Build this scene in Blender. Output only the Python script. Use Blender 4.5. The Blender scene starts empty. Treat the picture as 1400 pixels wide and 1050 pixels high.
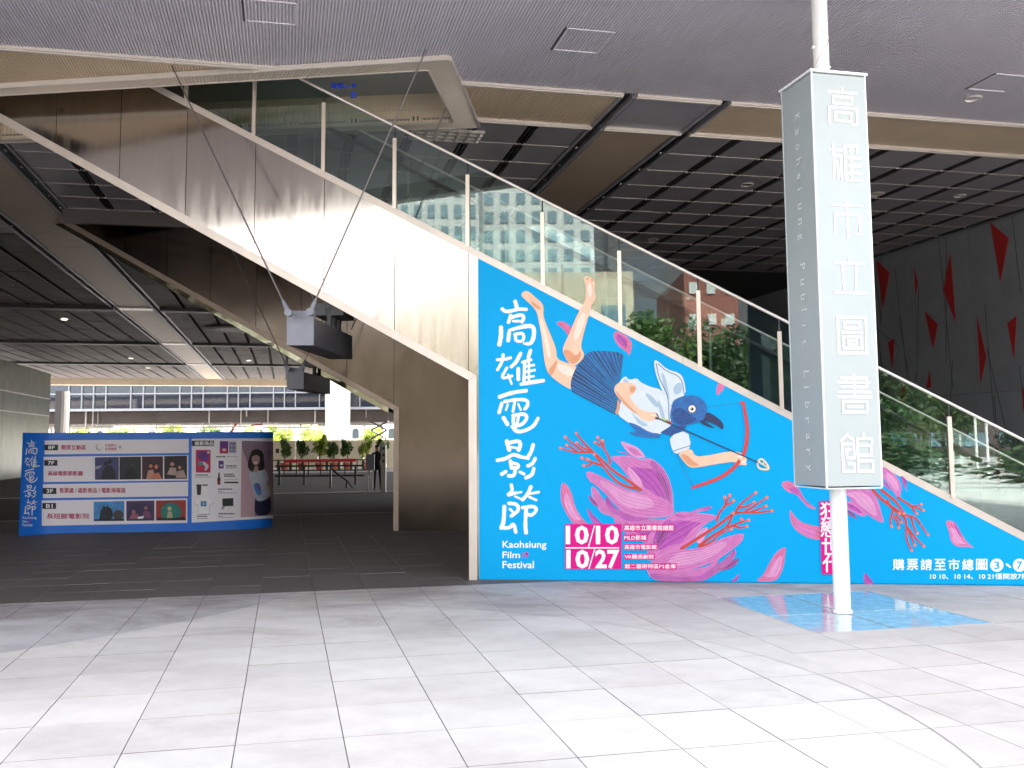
import bpy, bmesh, math, random
from mathutils import Vector, Matrix
random.seed(7)
S = bpy.context.scene
COL = S.collection
V = Vector

# ------------------------------------------------------------------ camera
FPX, PITCH, ROLL, EYE, PCX, PCY = 1336.0, 0.0959, -0.0072, 1.70, 700.0, 475.3
_f = V((0, math.cos(PITCH), math.sin(PITCH))); _u = V((0, -math.sin(PITCH), math.cos(PITCH))); _x = V((1, 0, 0))
CX = _x * math.cos(ROLL) + _u * math.sin(ROLL); CU = -_x * math.sin(ROLL) + _u * math.cos(ROLL); CF = _f
EYEP = V((0, 0, EYE))
cam_data = bpy.data.cameras.new('camera'); cam = bpy.data.objects.new('camera', cam_data); COL.objects.link(cam)
m = Matrix.Identity(4)
for i in range(3):
    m[i][0] = CX[i]; m[i][1] = CU[i]; m[i][2] = -CF[i]; m[i][3] = EYEP[i]
cam.matrix_world = m
cam_data.sensor_width = 36.0; cam_data.lens = FPX / 1400 * 36.0
cam_data.shift_y = -(525 - PCY) / 1400.0
cam_data.clip_start = 0.1; cam_data.clip_end = 2000
S.camera = cam

# ------------------------------------------------------------------ light
SUN_EL, SUN_AZ = math.radians(52), math.radians(22)      # azimuth from +Y towards +X: behind the building
world = bpy.data.worlds.new('World'); S.world = world; world.use_nodes = True
nt = world.node_tree
sky = nt.nodes.new('ShaderNodeTexSky'); sky.sky_type = 'NISHITA'; sky.sun_disc = False
sky.sun_elevation = SUN_EL; sky.sun_rotation = SUN_AZ; sky.air_density = 1.0; sky.dust_density = 3.0; sky.ozone_density = 1.0
hs = nt.nodes.new('ShaderNodeHueSaturation'); hs.inputs['Saturation'].default_value = 0.14
bg = nt.nodes['Background']; bg.inputs['Strength'].default_value = 0.15
nt.links.new(sky.outputs[0], hs.inputs['Color']); nt.links.new(hs.outputs[0], bg.inputs['Color'])
sun_d = bpy.data.lights.new('sun', 'SUN'); sun_d.energy = 3.6; sun_d.angle = math.radians(0.5); sun_d.color = (1.0, 0.95, 0.88)
sun = bpy.data.objects.new('sun', sun_d); COL.objects.link(sun)
sd = V((math.sin(SUN_AZ) * math.cos(SUN_EL), math.cos(SUN_AZ) * math.cos(SUN_EL), math.sin(SUN_EL)))
sun.rotation_euler = sd.to_track_quat('Z', 'Y').to_euler(); sun.location = (0, 60, 80)
S.view_settings.view_transform = 'Standard'; S.view_settings.look = 'None'
S.view_settings.gamma = 1.0; S.view_settings.use_curve_mapping = False
S.view_settings.exposure = 3.15
S.cycles.max_bounces = 10; S.cycles.diffuse_bounces = 5; S.cycles.transparent_max_bounces = 16

# ------------------------------------------------------------------ helpers: geometry of the view
def ray(a, b): return CF + CX * ((a - PCX) / FPX) + CU * ((PCY - b) / FPX)
def gz(a, b, z=0.0):
    d = ray(a, b); return EYEP + d * ((z - EYE) / d.z)
def gy(a, b, y):
    d = ray(a, b); return EYEP + d * (y / d.y)
def gp(a, b, p0, n):
    d = ray(a, b); return EYEP + d * ((p0 - EYEP).dot(n) / d.dot(n))
YAW = 0.228
GT = V((math.cos(YAW), math.sin(YAW), 0)); GN = V((-math.sin(YAW), math.cos(YAW), 0))
def P(t, n, z=0.0): return GT * t + GN * n + V((0, 0, z))
UP = V((0, 0, 1))

# ------------------------------------------------------------------ helpers: materials
def lin(c):
    c /= 255.0
    return c / 12.92 if c <= 0.04045 else ((c + 0.055) / 1.055) ** 2.4
def rgb(r, g, b): return (lin(r), lin(g), lin(b))
MATS = {}
def mat(name, col, rough=0.6, metal=0.0, noise=0.0, nscale=6.0, bump=0.0, bscale=40.0, rnd=0.0, coat=0.0, spec=0.5, rvar=0.0, stretch=None, emit=0.0):
    m = bpy.data.materials.new(name); m.use_nodes = True; t = m.node_tree; b = t.nodes['Principled BSDF']
    b.inputs['Roughness'].default_value = rough; b.inputs['Metallic'].default_value = metal
    b.inputs['Specular IOR Level'].default_value = spec; b.inputs['Coat Weight'].default_value = coat; b.inputs['Coat Roughness'].default_value = 0.05
    c = (*col, 1.0); b.inputs['Base Color'].default_value = c
    if emit: b.inputs['Emission Color'].default_value = c; b.inputs['Emission Strength'].default_value = emit
    tc = t.nodes.new('ShaderNodeTexCoord'); src = tc.outputs['Object']
    if stretch:
        mp = t.nodes.new('ShaderNodeMapping'); mp.inputs['Scale'].default_value = stretch; t.links.new(src, mp.inputs[0]); src = mp.outputs[0]
    last = None
    if noise:
        n = t.nodes.new('ShaderNodeTexNoise'); n.inputs['Scale'].default_value = nscale; n.inputs['Detail'].default_value = 6; n.inputs['Roughness'].default_value = 0.62
        t.links.new(src, n.inputs['Vector'])
        r = t.nodes.new('ShaderNodeMapRange'); r.inputs['From Min'].default_value = 0.25; r.inputs['From Max'].default_value = 0.75
        r.inputs['To Min'].default_value = 1 - noise; r.inputs['To Max'].default_value = 1 + noise
        t.links.new(n.outputs['Fac'], r.inputs['Value']); last = r.outputs[0]
        if rvar:
            r2 = t.nodes.new('ShaderNodeMapRange'); r2.inputs['From Min'].default_value = 0.3; r2.inputs['From Max'].default_value = 0.7
            r2.inputs['To Min'].default_value = max(0.02, rough - rvar); r2.inputs['To Max'].default_value = rough + rvar
            t.links.new(n.outputs['Fac'], r2.inputs['Value']); t.links.new(r2.outputs[0], b.inputs['Roughness'])
    if rnd:
        oi = t.nodes.new('ShaderNodeObjectInfo'); r = t.nodes.new('ShaderNodeMapRange')
        r.inputs['To Min'].default_value = 1 - rnd; r.inputs['To Max'].default_value = 1 + rnd
        t.links.new(oi.outputs['Random'], r.inputs['Value'])
        if last:
            mu = t.nodes.new('ShaderNodeMath'); mu.operation = 'MULTIPLY'; t.links.new(last, mu.inputs[0]); t.links.new(r.outputs[0], mu.inputs[1]); last = mu.outputs[0]
        else: last = r.outputs[0]
    if last:
        vm = t.nodes.new('ShaderNodeVectorMath'); vm.operation = 'SCALE'; vm.inputs[0].default_value = col
        t.links.new(last, vm.inputs['Scale']); t.links.new(vm.outputs[0], b.inputs['Base Color'])
    if bump:
        n = t.nodes.new('ShaderNodeTexNoise'); n.inputs['Scale'].default_value = bscale; n.inputs['Detail'].default_value = 4 if bscale > 8 else 0.5
        t.links.new(src, n.inputs['Vector'])
        bm_ = t.nodes.new('ShaderNodeBump'); bm_.inputs['Strength'].default_value = 1.0; bm_.inputs['Distance'].default_value = bump
        t.links.new(n.outputs['Fac'], bm_.inputs['Height']); t.links.new(bm_.outputs[0], b.inputs['Normal'])
    MATS[name] = m
    return m

def glass(name, tint, refl, rough=0.0, ior=1.5):
    m = bpy.data.materials.new(name); m.use_nodes = True; t = m.node_tree; t.nodes.clear()
    o = t.nodes.new('ShaderNodeOutputMaterial'); mx = t.nodes.new('ShaderNodeMixShader')
    tr = t.nodes.new('ShaderNodeBsdfTransparent'); tr.inputs[0].default_value = (*tint, 1)
    gl = t.nodes.new('ShaderNodeBsdfGlossy'); gl.inputs['Roughness'].default_value = rough; gl.inputs[0].default_value = (0.93, 1.0, 0.98, 1)
    fr = t.nodes.new('ShaderNodeFresnel'); fr.inputs[0].default_value = ior
    ad = t.nodes.new('ShaderNodeMath'); ad.operation = 'ADD'; ad.use_clamp = True; ad.inputs[1].default_value = refl
    t.links.new(fr.outputs[0], ad.inputs[0]); t.links.new(ad.outputs[0], mx.inputs[0])
    t.links.new(tr.outputs[0], mx.inputs[1]); t.links.new(gl.outputs[0], mx.inputs[2]); t.links.new(mx.outputs[0], o.inputs[0])
    tc = t.nodes.new('ShaderNodeTexCoord'); n = t.nodes.new('ShaderNodeTexNoise'); n.inputs['Scale'].default_value = 0.9; n.inputs['Detail'].default_value = 1
    bu = t.nodes.new('ShaderNodeBump'); bu.inputs['Distance'].default_value = 0.0006; bu.inputs['Strength'].default_value = 1.0
    t.links.new(tc.outputs['Object'], n.inputs['Vector']); t.links.new(n.outputs[0], bu.inputs['Height']); t.links.new(bu.outputs[0], gl.inputs['Normal'])
    MATS[name] = m
    return m

def leaf_mat(name, c0, c1):
    m = bpy.data.materials.new(name); m.use_nodes = True; t = m.node_tree; b = t.nodes['Principled BSDF']
    g = t.nodes.new('ShaderNodeNewGeometry'); r = t.nodes.new('ShaderNodeValToRGB')
    r.color_ramp.elements[0].color = (*c0, 1); r.color_ramp.elements[1].color = (*c1, 1)
    t.links.new(g.outputs['Random Per Island'], r.inputs[0]); t.links.new(r.outputs[0], b.inputs['Base Color'])
    b.inputs['Roughness'].default_value = 0.5
    tl = t.nodes.new('ShaderNodeBsdfTranslucent'); t.links.new(r.outputs[0], tl.inputs[0])
    mx = t.nodes.new('ShaderNodeMixShader'); mx.inputs[0].default_value = 0.4
    o = t.nodes['Material Output']; t.links.new(b.outputs[0], mx.inputs[1]); t.links.new(tl.outputs[0], mx.inputs[2]); t.links.new(mx.outputs[0], o.inputs[0])
    return m

# paving stone: dirty mottled granite in sunlight-bleached grey
def paving(name, col, rnd, zones=True):
    m = mat(name, col, 0.62, 0, 0.10, 3.0, 0.0015, 90, rnd)
    t = m.node_tree; b = t.nodes['Principled BSDF']
    vm = [n for n in t.nodes if n.type == 'VECT_MATH'][0]
    g = t.nodes.new('ShaderNodeNewGeometry')
    n1 = t.nodes.new('ShaderNodeTexNoise'); n1.inputs['Scale'].default_value = 0.42; n1.inputs['Detail'].default_value = 7; n1.inputs['Roughness'].default_value = 0.68
    mp = t.nodes.new('ShaderNodeMapping'); mp.inputs['Rotation'].default_value = (0, 0, -YAW); mp.inputs['Scale'].default_value = (1, 1.7, 1)
    t.links.new(g.outputs['Position'], mp.inputs[0]); t.links.new(mp.outputs[0], n1.inputs['Vector'])
    r = t.nodes.new('ShaderNodeValToRGB'); e = r.color_ramp.elements
    e[0].position = 0.34; e[0].color = (0.84, 0.82, 0.82, 1); e[1].position = 0.52; e[1].color = (1, 1, 1, 1)
    t.links.new(n1.outputs[0], r.inputs[0])
    sp = t.nodes.new('ShaderNodeTexNoise'); sp.inputs['Scale'].default_value = 240; sp.inputs['Detail'].default_value = 2
    t.links.new(g.outputs['Position'], sp.inputs['Vector'])
    r2 = t.nodes.new('ShaderNodeMapRange'); r2.inputs['To Min'].default_value = 0.86; r2.inputs['To Max'].default_value = 1.14; t.links.new(sp.outputs[0], r2.inputs['Value'])
    mu = t.nodes.new('ShaderNodeVectorMath'); mu.operation = 'MULTIPLY'; t.links.new(vm.outputs[0], mu.inputs[0]); t.links.new(r.outputs[0], mu.inputs[1])
    def zone(cx, cy, rad, inside, tone):       # a round field of the paving laid in another shade of granite
        sb = t.nodes.new('ShaderNodeVectorMath'); sb.operation = 'SUBTRACT'; sb.inputs[1].default_value = (cx, cy, 0); t.links.new(g.outputs['Position'], sb.inputs[0])
        ml = t.nodes.new('ShaderNodeVectorMath'); ml.operation = 'MULTIPLY'; ml.inputs[1].default_value = (1, 1, 0); t.links.new(sb.outputs[0], ml.inputs[0])
        ln = t.nodes.new('ShaderNodeVectorMath'); ln.operation = 'LENGTH'; t.links.new(ml.outputs[0], ln.inputs[0])
        lt = t.nodes.new('ShaderNodeMath'); lt.operation = 'LESS_THAN' if inside else 'GREATER_THAN'; lt.inputs[1].default_value = rad; t.links.new(ln.outputs['Value'], lt.inputs[0])
        mx = t.nodes.new('ShaderNodeMix'); mx.data_type = 'RGBA'; mx.inputs['A'].default_value = (1, 1, 1, 1); mx.inputs['B'].default_value = (*tone, 1); t.links.new(lt.outputs[0], mx.inputs['Factor'])
        return mx.outputs['Result']
    prev = mu
    if zones:
        for z in ((-9.11, 13.06, 6.85, True, (.80, .81, .86)), (-2.32, 5.80, 4.77, False, (.955, .94, .935))):
            m2 = t.nodes.new('ShaderNodeVectorMath'); m2.operation = 'MULTIPLY'; t.links.new(prev.outputs[0], m2.inputs[0]); t.links.new(zone(*z), m2.inputs[1]); prev = m2
        # ragged stain patches, deepened towards the banner to paint in the soffit's shade
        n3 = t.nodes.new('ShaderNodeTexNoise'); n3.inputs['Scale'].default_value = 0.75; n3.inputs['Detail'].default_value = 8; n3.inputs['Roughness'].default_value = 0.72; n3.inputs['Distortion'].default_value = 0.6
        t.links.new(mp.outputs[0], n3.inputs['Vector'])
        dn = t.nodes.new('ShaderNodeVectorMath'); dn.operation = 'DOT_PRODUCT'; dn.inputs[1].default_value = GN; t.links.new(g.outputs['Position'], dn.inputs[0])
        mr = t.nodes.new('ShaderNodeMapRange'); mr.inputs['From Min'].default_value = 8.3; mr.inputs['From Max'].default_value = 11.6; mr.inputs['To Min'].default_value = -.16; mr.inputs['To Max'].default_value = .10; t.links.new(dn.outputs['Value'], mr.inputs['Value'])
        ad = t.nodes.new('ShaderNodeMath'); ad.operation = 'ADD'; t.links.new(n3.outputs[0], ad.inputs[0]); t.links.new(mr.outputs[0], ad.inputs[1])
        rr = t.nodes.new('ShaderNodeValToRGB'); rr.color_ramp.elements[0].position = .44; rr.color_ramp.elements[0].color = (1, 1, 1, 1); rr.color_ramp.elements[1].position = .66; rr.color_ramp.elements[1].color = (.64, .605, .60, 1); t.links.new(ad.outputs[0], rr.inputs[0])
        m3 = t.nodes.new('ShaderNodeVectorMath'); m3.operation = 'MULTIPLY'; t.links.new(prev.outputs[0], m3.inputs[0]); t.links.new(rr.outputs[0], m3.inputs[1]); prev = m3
    mu = prev
    sc = t.nodes.new('ShaderNodeVectorMath'); sc.operation = 'SCALE'; t.links.new(mu.outputs[0], sc.inputs[0]); t.links.new(r2.outputs[0], sc.inputs['Scale'])
    t.links.new(sc.outputs[0], b.inputs['Base Color'])
    return m

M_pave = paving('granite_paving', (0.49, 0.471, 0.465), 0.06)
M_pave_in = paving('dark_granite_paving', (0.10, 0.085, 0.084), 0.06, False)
M_pave_far = paving('granite_paving_far', (0.42, 0.405, 0.40), 0.0, False)
M_joint = mat('paving_joint', (0.25, 0.23, 0.23), 0.9, noise=0.3, nscale=8)
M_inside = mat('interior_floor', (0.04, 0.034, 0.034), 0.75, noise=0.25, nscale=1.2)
M_terr = mat('terrace_stone', (0.10, 0.09, 0.09), 0.8, noise=0.2, nscale=.6)
M_soffit = mat('soffit_metal', (0.60, 0.57, 0.615), 0.42, 0.25, noise=0.06, nscale=1.5)
M_beige = mat('beige_ribbed_metal', (0.70, 0.575, 0.42), 0.45, 0.2, noise=0.06, nscale=1.5)
M_frame = mat('opening_frame_metal', (0.54, 0.465, 0.38), 0.42, 0.2, noise=0.06, nscale=1.5)
M_trim = mat('trim_metal', (0.55, 0.50, 0.45), 0.35, 0.3, noise=0.06, nscale=3)
M_panel = mat('ceiling_panel_metal', (0.30, 0.275, 0.29), 0.45, 0.2, noise=0.08, nscale=2, rnd=0.07)
M_brown = mat('brown_flat_panel', (0.42, 0.315, 0.23), 0.5, 0.1, noise=0.08, nscale=1.5, rnd=0.04)
M_grey = mat('grey_flat_panel', (0.30, 0.29, 0.31), 0.45, 0.2, noise=0.06, nscale=2)
M_dark = mat('dark_channel', (0.025, 0.022, 0.022), 0.5)
M_under_ = mat('dark_bronze_edge', (0.07, 0.055, 0.05), 0.5)
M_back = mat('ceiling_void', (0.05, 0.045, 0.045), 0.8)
M_steel = mat('brushed_steel', (0.42, 0.372, 0.328), 0.15, 1.0, noise=0.09, nscale=2.2, bump=0.0012, bscale=0.3, rvar=0.055, stretch=(4, 4, 0.4), rnd=0.05)
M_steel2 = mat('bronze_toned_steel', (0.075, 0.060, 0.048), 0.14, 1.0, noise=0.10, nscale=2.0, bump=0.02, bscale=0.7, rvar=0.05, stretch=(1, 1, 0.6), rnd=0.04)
M_steel_d = mat('brushed_steel_inner', (0.42, 0.35, 0.28), 0.2, 1.0, noise=0.08, nscale=2.0, bump=0.004, bscale=0.8, rvar=0.05, stretch=(1, 1, 0.35), rnd=0.03)
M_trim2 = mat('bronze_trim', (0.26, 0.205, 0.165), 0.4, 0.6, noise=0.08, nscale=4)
M_mirror = mat('polished_steel', (0.16, 0.155, 0.11), 0.12, 1.0, bump=0.02, bscale=3.0)
M_coping = mat('coping_metal', (0.56, 0.495, 0.44), 0.42, 0.6, noise=0.08, nscale=4)
M_post = mat('post_metal', (0.66, 0.57, 0.49), 0.36, 0.7, noise=0.06, nscale=5)
M_rail = mat('rail_metal', (0.82, 0.76, 0.70), 0.30, 0.7)
M_rubber = mat('black_rubber', (0.02, 0.02, 0.02), 0.45)
M_gunmetal = mat('painted_steel_grey', (0.17, 0.175, 0.205), 0.5, 0.1, noise=0.12, nscale=9)
M_beamd = mat('painted_steel_dark', (0.035, 0.033, 0.036), 0.5, noise=0.2, nscale=6)
M_cable = mat('steel_cable', (0.16, 0.14, 0.14), 0.4, 0.6)
M_white = mat('white_paint', (0.80, 0.80, 0.79), 0.35, noise=0.03, nscale=4, coat=0.2)
M_frost = mat('frosted_glass', (0.315, 0.352, 0.352), 0.25, 0, noise=0.03, nscale=3, coat=0.08, spec=0.35)
M_etch = mat('etched_white', (0.60, 0.62, 0.62), 0.5)
M_edge = mat('glass_edge_white', (0.6, 0.65, 0.645), 0.3)
M_glass = glass('balustrade_glass', (0.68, 0.75, 0.73), 0.02, 0.0, 1.6)
M_glass_r = glass('rear_balustrade_glass', (0.78, 0.86, 0.84), 0.04, 0.0, 1.6)
M_floorglass = mat('floor_glass', (0.34, 0.46, 0.50), 0.10, 0, noise=0.30, nscale=9, coat=0.25, spec=0.6, rvar=0.06)
M_gwall = mat('green_glass_wall', (0.045, 0.055, 0.038), 0.30, 0.0, noise=0.55, nscale=1.1, bump=0.01, bscale=1.5, coat=0.0, spec=0.25)
M_wallgrey = mat('grey_wall_panel', (0.26, 0.27, 0.29), 0.55, noise=0.10, nscale=2, rnd=0.05)
M_seam = mat('wall_seam', (0.06, 0.06, 0.066), 0.7)
M_red = mat('red_inlay', (0.42, 0.016, 0.016), 0.5, noise=0.1, nscale=3)
M_blue = mat('banner_blue', rgb(0, 150, 208), 0.5, noise=0.02, nscale=1.2, spec=0.12)
M_pblue = mat('display_blue', rgb(10, 105, 205), 0.42, noise=0.03, nscale=2)
M_wprint = mat('print_white', (0.74, 0.74, 0.74), 0.5)
M_mag = mat('print_magenta', rgb(200, 8, 122), 0.5, spec=.2)
M_black = mat('print_black', (0.012, 0.010, 0.012), 0.5)
def ink(name, r, g, b, noise=0.0, ns=20, stretch=None): return mat('print_' + name, tuple(.72 * c for c in rgb(r, g, b)), 0.55, noise=noise, nscale=ns, stretch=stretch)

# ------------------------------------------------------------------ helpers: meshes and objects
class MB:
    def __init__(s): s.v = []; s.f = []; s.i = []; s.sm = []
    def add(s, vs, fs, mi=0, smooth=False):
        o = len(s.v); s.v += [V(a) for a in vs]
        for f in fs: s.f.append(tuple(o + k for k in f)); s.i.append(mi); s.sm.append(smooth)
    def poly(s, pts, mi=0): s.add(pts, [tuple(range(len(pts)))], mi)
    def hexa(s, a, b, mi=0):            # two matching quads, a and b
        s.add(list(a) + list(b), [(3, 2, 1, 0), (4, 5, 6, 7), (0, 1, 5, 4), (1, 2, 6, 5), (2, 3, 7, 6), (3, 0, 4, 7)], mi)
    def prism(s, pts, d, mi=0):         # polygon swept along d
        n = len(pts); a = [V(p) for p in pts]; b = [p + V(d) for p in a]
        s.add(a + b, [tuple(range(n))[::-1], tuple(range(n, 2 * n))] + [(k, (k + 1) % n, n + (k + 1) % n, n + k) for k in range(n)], mi)
    def box(s, c, sx, sy, sz, X=V((1, 0, 0)), Y=V((0, 1, 0)), Z=UP, mi=0):   # c = centre of the box
        c = V(c); x = X * sx / 2; y = Y * sy / 2; z = Z * sz / 2
        s.hexa([c - x - y - z, c + x - y - z, c + x + y - z, c - x + y - z], [c - x - y + z, c + x - y + z, c + x + y + z, c - x + y + z], mi)
    def tube(s, pts, r, seg=8, mi=0, cap=True):
        pts = [V(p) for p in pts]; n = len(pts); rs = r if isinstance(r, (list, tuple)) else [r] * n; vs = []; pa = None
        for k, p in enumerate(pts):
            d = (pts[min(k + 1, n - 1)] - pts[max(k - 1, 0)]).normalized()
            if pa is None: pa = d.orthogonal().normalized()
            else: pa = (pa - d * pa.dot(d)).normalized()
            q = d.cross(pa)
            vs += [p + (pa * math.cos(2 * math.pi * j / seg) + q * math.sin(2 * math.pi * j / seg)) * rs[k] for j in range(seg)]
        fs = [(k * seg + j, k * seg + (j + 1) % seg, (k + 1) * seg + (j + 1) % seg, (k + 1) * seg + j) for k in range(n - 1) for j in range(seg)]
        s.add(vs, fs, mi, True)
        if cap: s.add(vs[:seg], [tuple(range(seg))[::-1]], mi); s.add(vs[-seg:], [tuple(range(seg))], mi)
    def build(s, name, mats, parent=None, smooth=False):
        if not isinstance(mats, (list, tuple)): mats = [mats]
        loc = root_loc(parent)
        me = bpy.data.meshes.new(name); me.from_pydata([tuple(v - loc) for v in s.v], [], s.f)
        for mm in mats: me.materials.append(mm)
        me.polygons.foreach_set('material_index', s.i)
        me.polygons.foreach_set('use_smooth', [bool(a or smooth) for a in s.sm])
        bm = bmesh.new(); bm.from_mesh(me); bmesh.ops.recalc_face_normals(bm, faces=bm.faces) if s.recalc else None; bm.to_mesh(me); bm.free()
        o = bpy.data.objects.new(name, me); COL.objects.link(o)
        if parent: o.parent = parent
        return o
    recalc = True
class FB(MB): recalc = False

def root_loc(o):
    l = V((0, 0, 0))
    while o: l += o.location; o = o.parent
    return l
def tag(o, label=None, cat=None, group=None, kind=None):
    if label: o['label'] = label
    if cat: o['category'] = cat
    if group: o['group'] = group
    if kind: o['kind'] = kind
    return o
def thing(name, label, cat, loc, group=None):
    o = bpy.data.objects.new(name, None); COL.objects.link(o); o.location = loc; o.empty_display_size = 0.2
    return tag(o, label, cat, group)
def copy_tree(o, parent=None, shift=None):
    c = o.copy(); COL.objects.link(c); c.parent = parent
    if shift is not None: c.location = o.location + shift
    for ch in o.children: copy_tree(ch, c)
    return c
def one(mb, name, mats, loc, label, cat, group=None, kind=None):   # a thing that is a single mesh, origin at loc
    e = bpy.data.objects.new('x', None); e.location = loc
    for k in range(len(mb.v)): mb.v[k] = mb.v[k] - V(loc)
    o = mb.build(name, mats); o.location = loc; bpy.data.objects.remove(e)
    return tag(o, label, cat, group, kind)

# 2-D outlines -> print layers -------------------------------------------------
def stroke2d(pts, w, caps=True):
    """outline of a brush stroke as list of quads plus round ends (2-D)"""
    out = []; ws = w if isinstance(w, (list, tuple)) else [w] * len(pts)
    L = []; R = []
    for k, p in enumerate(pts):
        a = pts[max(k - 1, 0)]; b = pts[min(k + 1, len(pts) - 1)]
        dx, dy = b[0] - a[0], b[1] - a[1]; l = math.hypot(dx, dy) or 1; nx, ny = -dy / l * ws[k] / 2, dx / l * ws[k] / 2
        L.append((p[0] + nx, p[1] + ny)); R.append((p[0] - nx, p[1] - ny))
    for k in range(len(pts) - 1): out.append([L[k], L[k + 1], R[k + 1], R[k]])
    if caps:
        for k in (0, len(pts) - 1): out.append(circle2d(pts[k], ws[k] / 2, 10))
    return out
def circle2d(c, r, n=16, ry=None): return [(c[0] + r * math.cos(2 * math.pi * j / n), c[1] + (ry or r) * math.sin(2 * math.pi * j / n)) for j in range(n)]
def smooth2d(pts, it=2, closed=True):
    for _ in range(it):
        q = []; n = len(pts)
        for k in range(n if closed else n - 1):
            a, b = pts[k], pts[(k + 1) % n]
            q += [(a[0] * .75 + b[0] * .25, a[1] * .75 + b[1] * .25), (a[0] * .25 + b[0] * .75, a[1] * .25 + b[1] * .75)]
        pts = q if closed else [pts[0]] + q + [pts[-1]]
    return pts
def zoom(x0, y0, sc): return lambda pts: [(x0 + a / sc, y0 + b / sc) for a, b in pts]
def rect(x0, y0, x1, y1): return [(x0, y0), (x1, y0), (x1, y1), (x0, y1)]

_txt = {}
def text2d(s, x0, y0, x1, y1, bold=0.0, keep=False, align='fit', sc=1):
    """triangles of a line of lettering fitted to the box x0 y0 x1 y1 (y down)"""
    k = (s, bold)
    if k not in _txt:
        cu = bpy.data.curves.new('lettering', 'FONT'); cu.body = s; cu.offset = bold; cu.resolution_u = 2; cu.fill_mode = 'FRONT'
        ob = bpy.data.objects.new('lettering', cu); COL.objects.link(ob)
        dg = bpy.context.evaluated_depsgraph_get(); dg.update()
        me = bpy.data.meshes.new_from_object(ob.evaluated_get(dg))
        vs = [(v.co.x, v.co.y) for v in me.vertices]; fs = [tuple(p.vertices) for p in me.polygons]
        bpy.data.objects.remove(ob); bpy.data.curves.remove(cu); bpy.data.meshes.remove(me)
        _txt[k] = (vs, fs)
    vs, fs = _txt[k]
    if not vs: return [], []
    ax, bx = min(v[0] for v in vs), max(v[0] for v in vs); ay, by = min(v[1] for v in vs), max(v[1] for v in vs)
    sx = (x1 - x0) / (bx - ax); sy = (y1 - y0) / (by - ay)
    if keep: sx = sy
    return [(x0 + (v[0] - ax) * sx, y1 - (v[1] - ay) * sy) for v in vs], fs

class PRINT:
    """collects flat printed shapes given in picture pixels of one surface and lays them on it"""
    def __init__(s, fn, strip=None): s.fn = fn; s.mb = FB(); s.mats = []; s.strip = strip or (1.6 if fn is globals().get('DP') else None)
    def mi(s, m):
        if m not in s.mats: s.mats.append(m)
        return s.mats.index(m)
    def poly(s, pts, m, off):
        from mathutils.geometry import tessellate_polygon
        v3 = [V((p[0], -p[1], 0)) for p in pts]
        tr = tessellate_polygon([v3])
        s.tris(pts, tr, m, off)
    def tris(s, pts, fs, m, off):
        i = s.mi(m); o = []
        if s.strip and len(pts) and max(p[0] for p in pts) - min(p[0] for p in pts) > s.strip * 1.5:
            w = s.strip; np_ = []; nf = []
            for f in fs:
                a = [tuple(pts[k]) for k in f]; lo = math.floor(min(p[0] for p in a) / w); hi = math.ceil(max(p[0] for p in a) / w)
                for c in range(lo, hi):
                    q = cut(cut(a, (c * w, 0), (c * w, 1), False), ((c + 1) * w, 0), ((c + 1) * w, 1), True)
                    if len(q) > 2: nf.append(tuple(range(len(np_), len(np_) + len(q)))); np_ += q
            pts, fs = np_, nf
        for f in fs:
            a = [pts[k] for k in f]
            ar = sum(a[k][0] * a[(k + 1) % len(a)][1] - a[(k + 1) % len(a)][0] * a[k][1] for k in range(len(a)))
            o.append(tuple(f) if ar < 0 else tuple(f)[::-1])
        s.mb.add([s.fn(p[0], p[1], off) for p in pts], o, i)
    def quads(s, qs, m, off):
        for k, q in enumerate(qs): s.poly(q, m, off + 0.00001 * k)
    def text(s, tx, box, m, off, **k):
        b = k.pop('bold', 0.0); cjk = any(ord(c) > 0x2e80 for c in tx)
        vs, fs = text2d(tx, *box, bold=0.0 if cjk else b, **k); s.tris(vs, fs, m, off)
        if cjk and b:
            e = b * (box[3] - box[1]) * .9
            for q, (dx, dy) in enumerate(((-e, -e), (e, -e), (-e, e), (e, e))): s.tris([(v[0] + dx, v[1] + dy) for v in vs], fs, m, off + .00004 * (q + 1))
    def done(s, name, parent): return s.mb.build(name, s.mats, parent)

# ================================================================== STRUCTURE
# ------------------------------------------------------------------ ground
gm = FB(); gm.poly([(-600, -600, -0.02), (600, -600, -0.02), (600, 900, -0.02), (-600, 900, -0.02)])
ground = gm.build('ground', M_pave_far); ground['kind'] = 'structure'
TW, TN, T0, N0 = 0.605, 0.684, 0.355, 5.93
jb = FB(); jb.poly([P(-17, -12, -0.012), P(17, -12, -0.012), P(17, 24.5, -0.012), P(-17, 24.5, -0.012)])
jb.build('joint_bed', M_joint, ground)
gb = [(3, 3.0), (6, 6.1)]
GB_T0, GB_T1, GB_N0, GB_N1 = T0 + TW * 7, T0 + TW * 10, N0 + TN * 3, N0 + TN * 6
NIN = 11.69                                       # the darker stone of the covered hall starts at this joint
def tile_mesh(w, d):
    mb = MB(); g = 0.003; x, y = w / 2 - g, d / 2 - g
    a = [V((-x, -y, -0.012)), V((x, -y, -0.012)), V((x, y, -0.012)), V((-x, y, -0.012))]; b = [V((p.x, p.y, 0)) for p in a]
    mb.add(a + b, [(0, 1, 5, 4), (1, 2, 6, 5), (2, 3, 7, 6), (3, 0, 4, 7)], 1); mb.poly(b, 0)
    return mb
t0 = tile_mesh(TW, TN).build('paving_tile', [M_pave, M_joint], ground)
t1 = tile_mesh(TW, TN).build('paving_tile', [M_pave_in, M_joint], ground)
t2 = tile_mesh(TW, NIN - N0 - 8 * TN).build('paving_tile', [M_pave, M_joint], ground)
cand = []
inv = cam.matrix_world.inverted()
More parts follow.
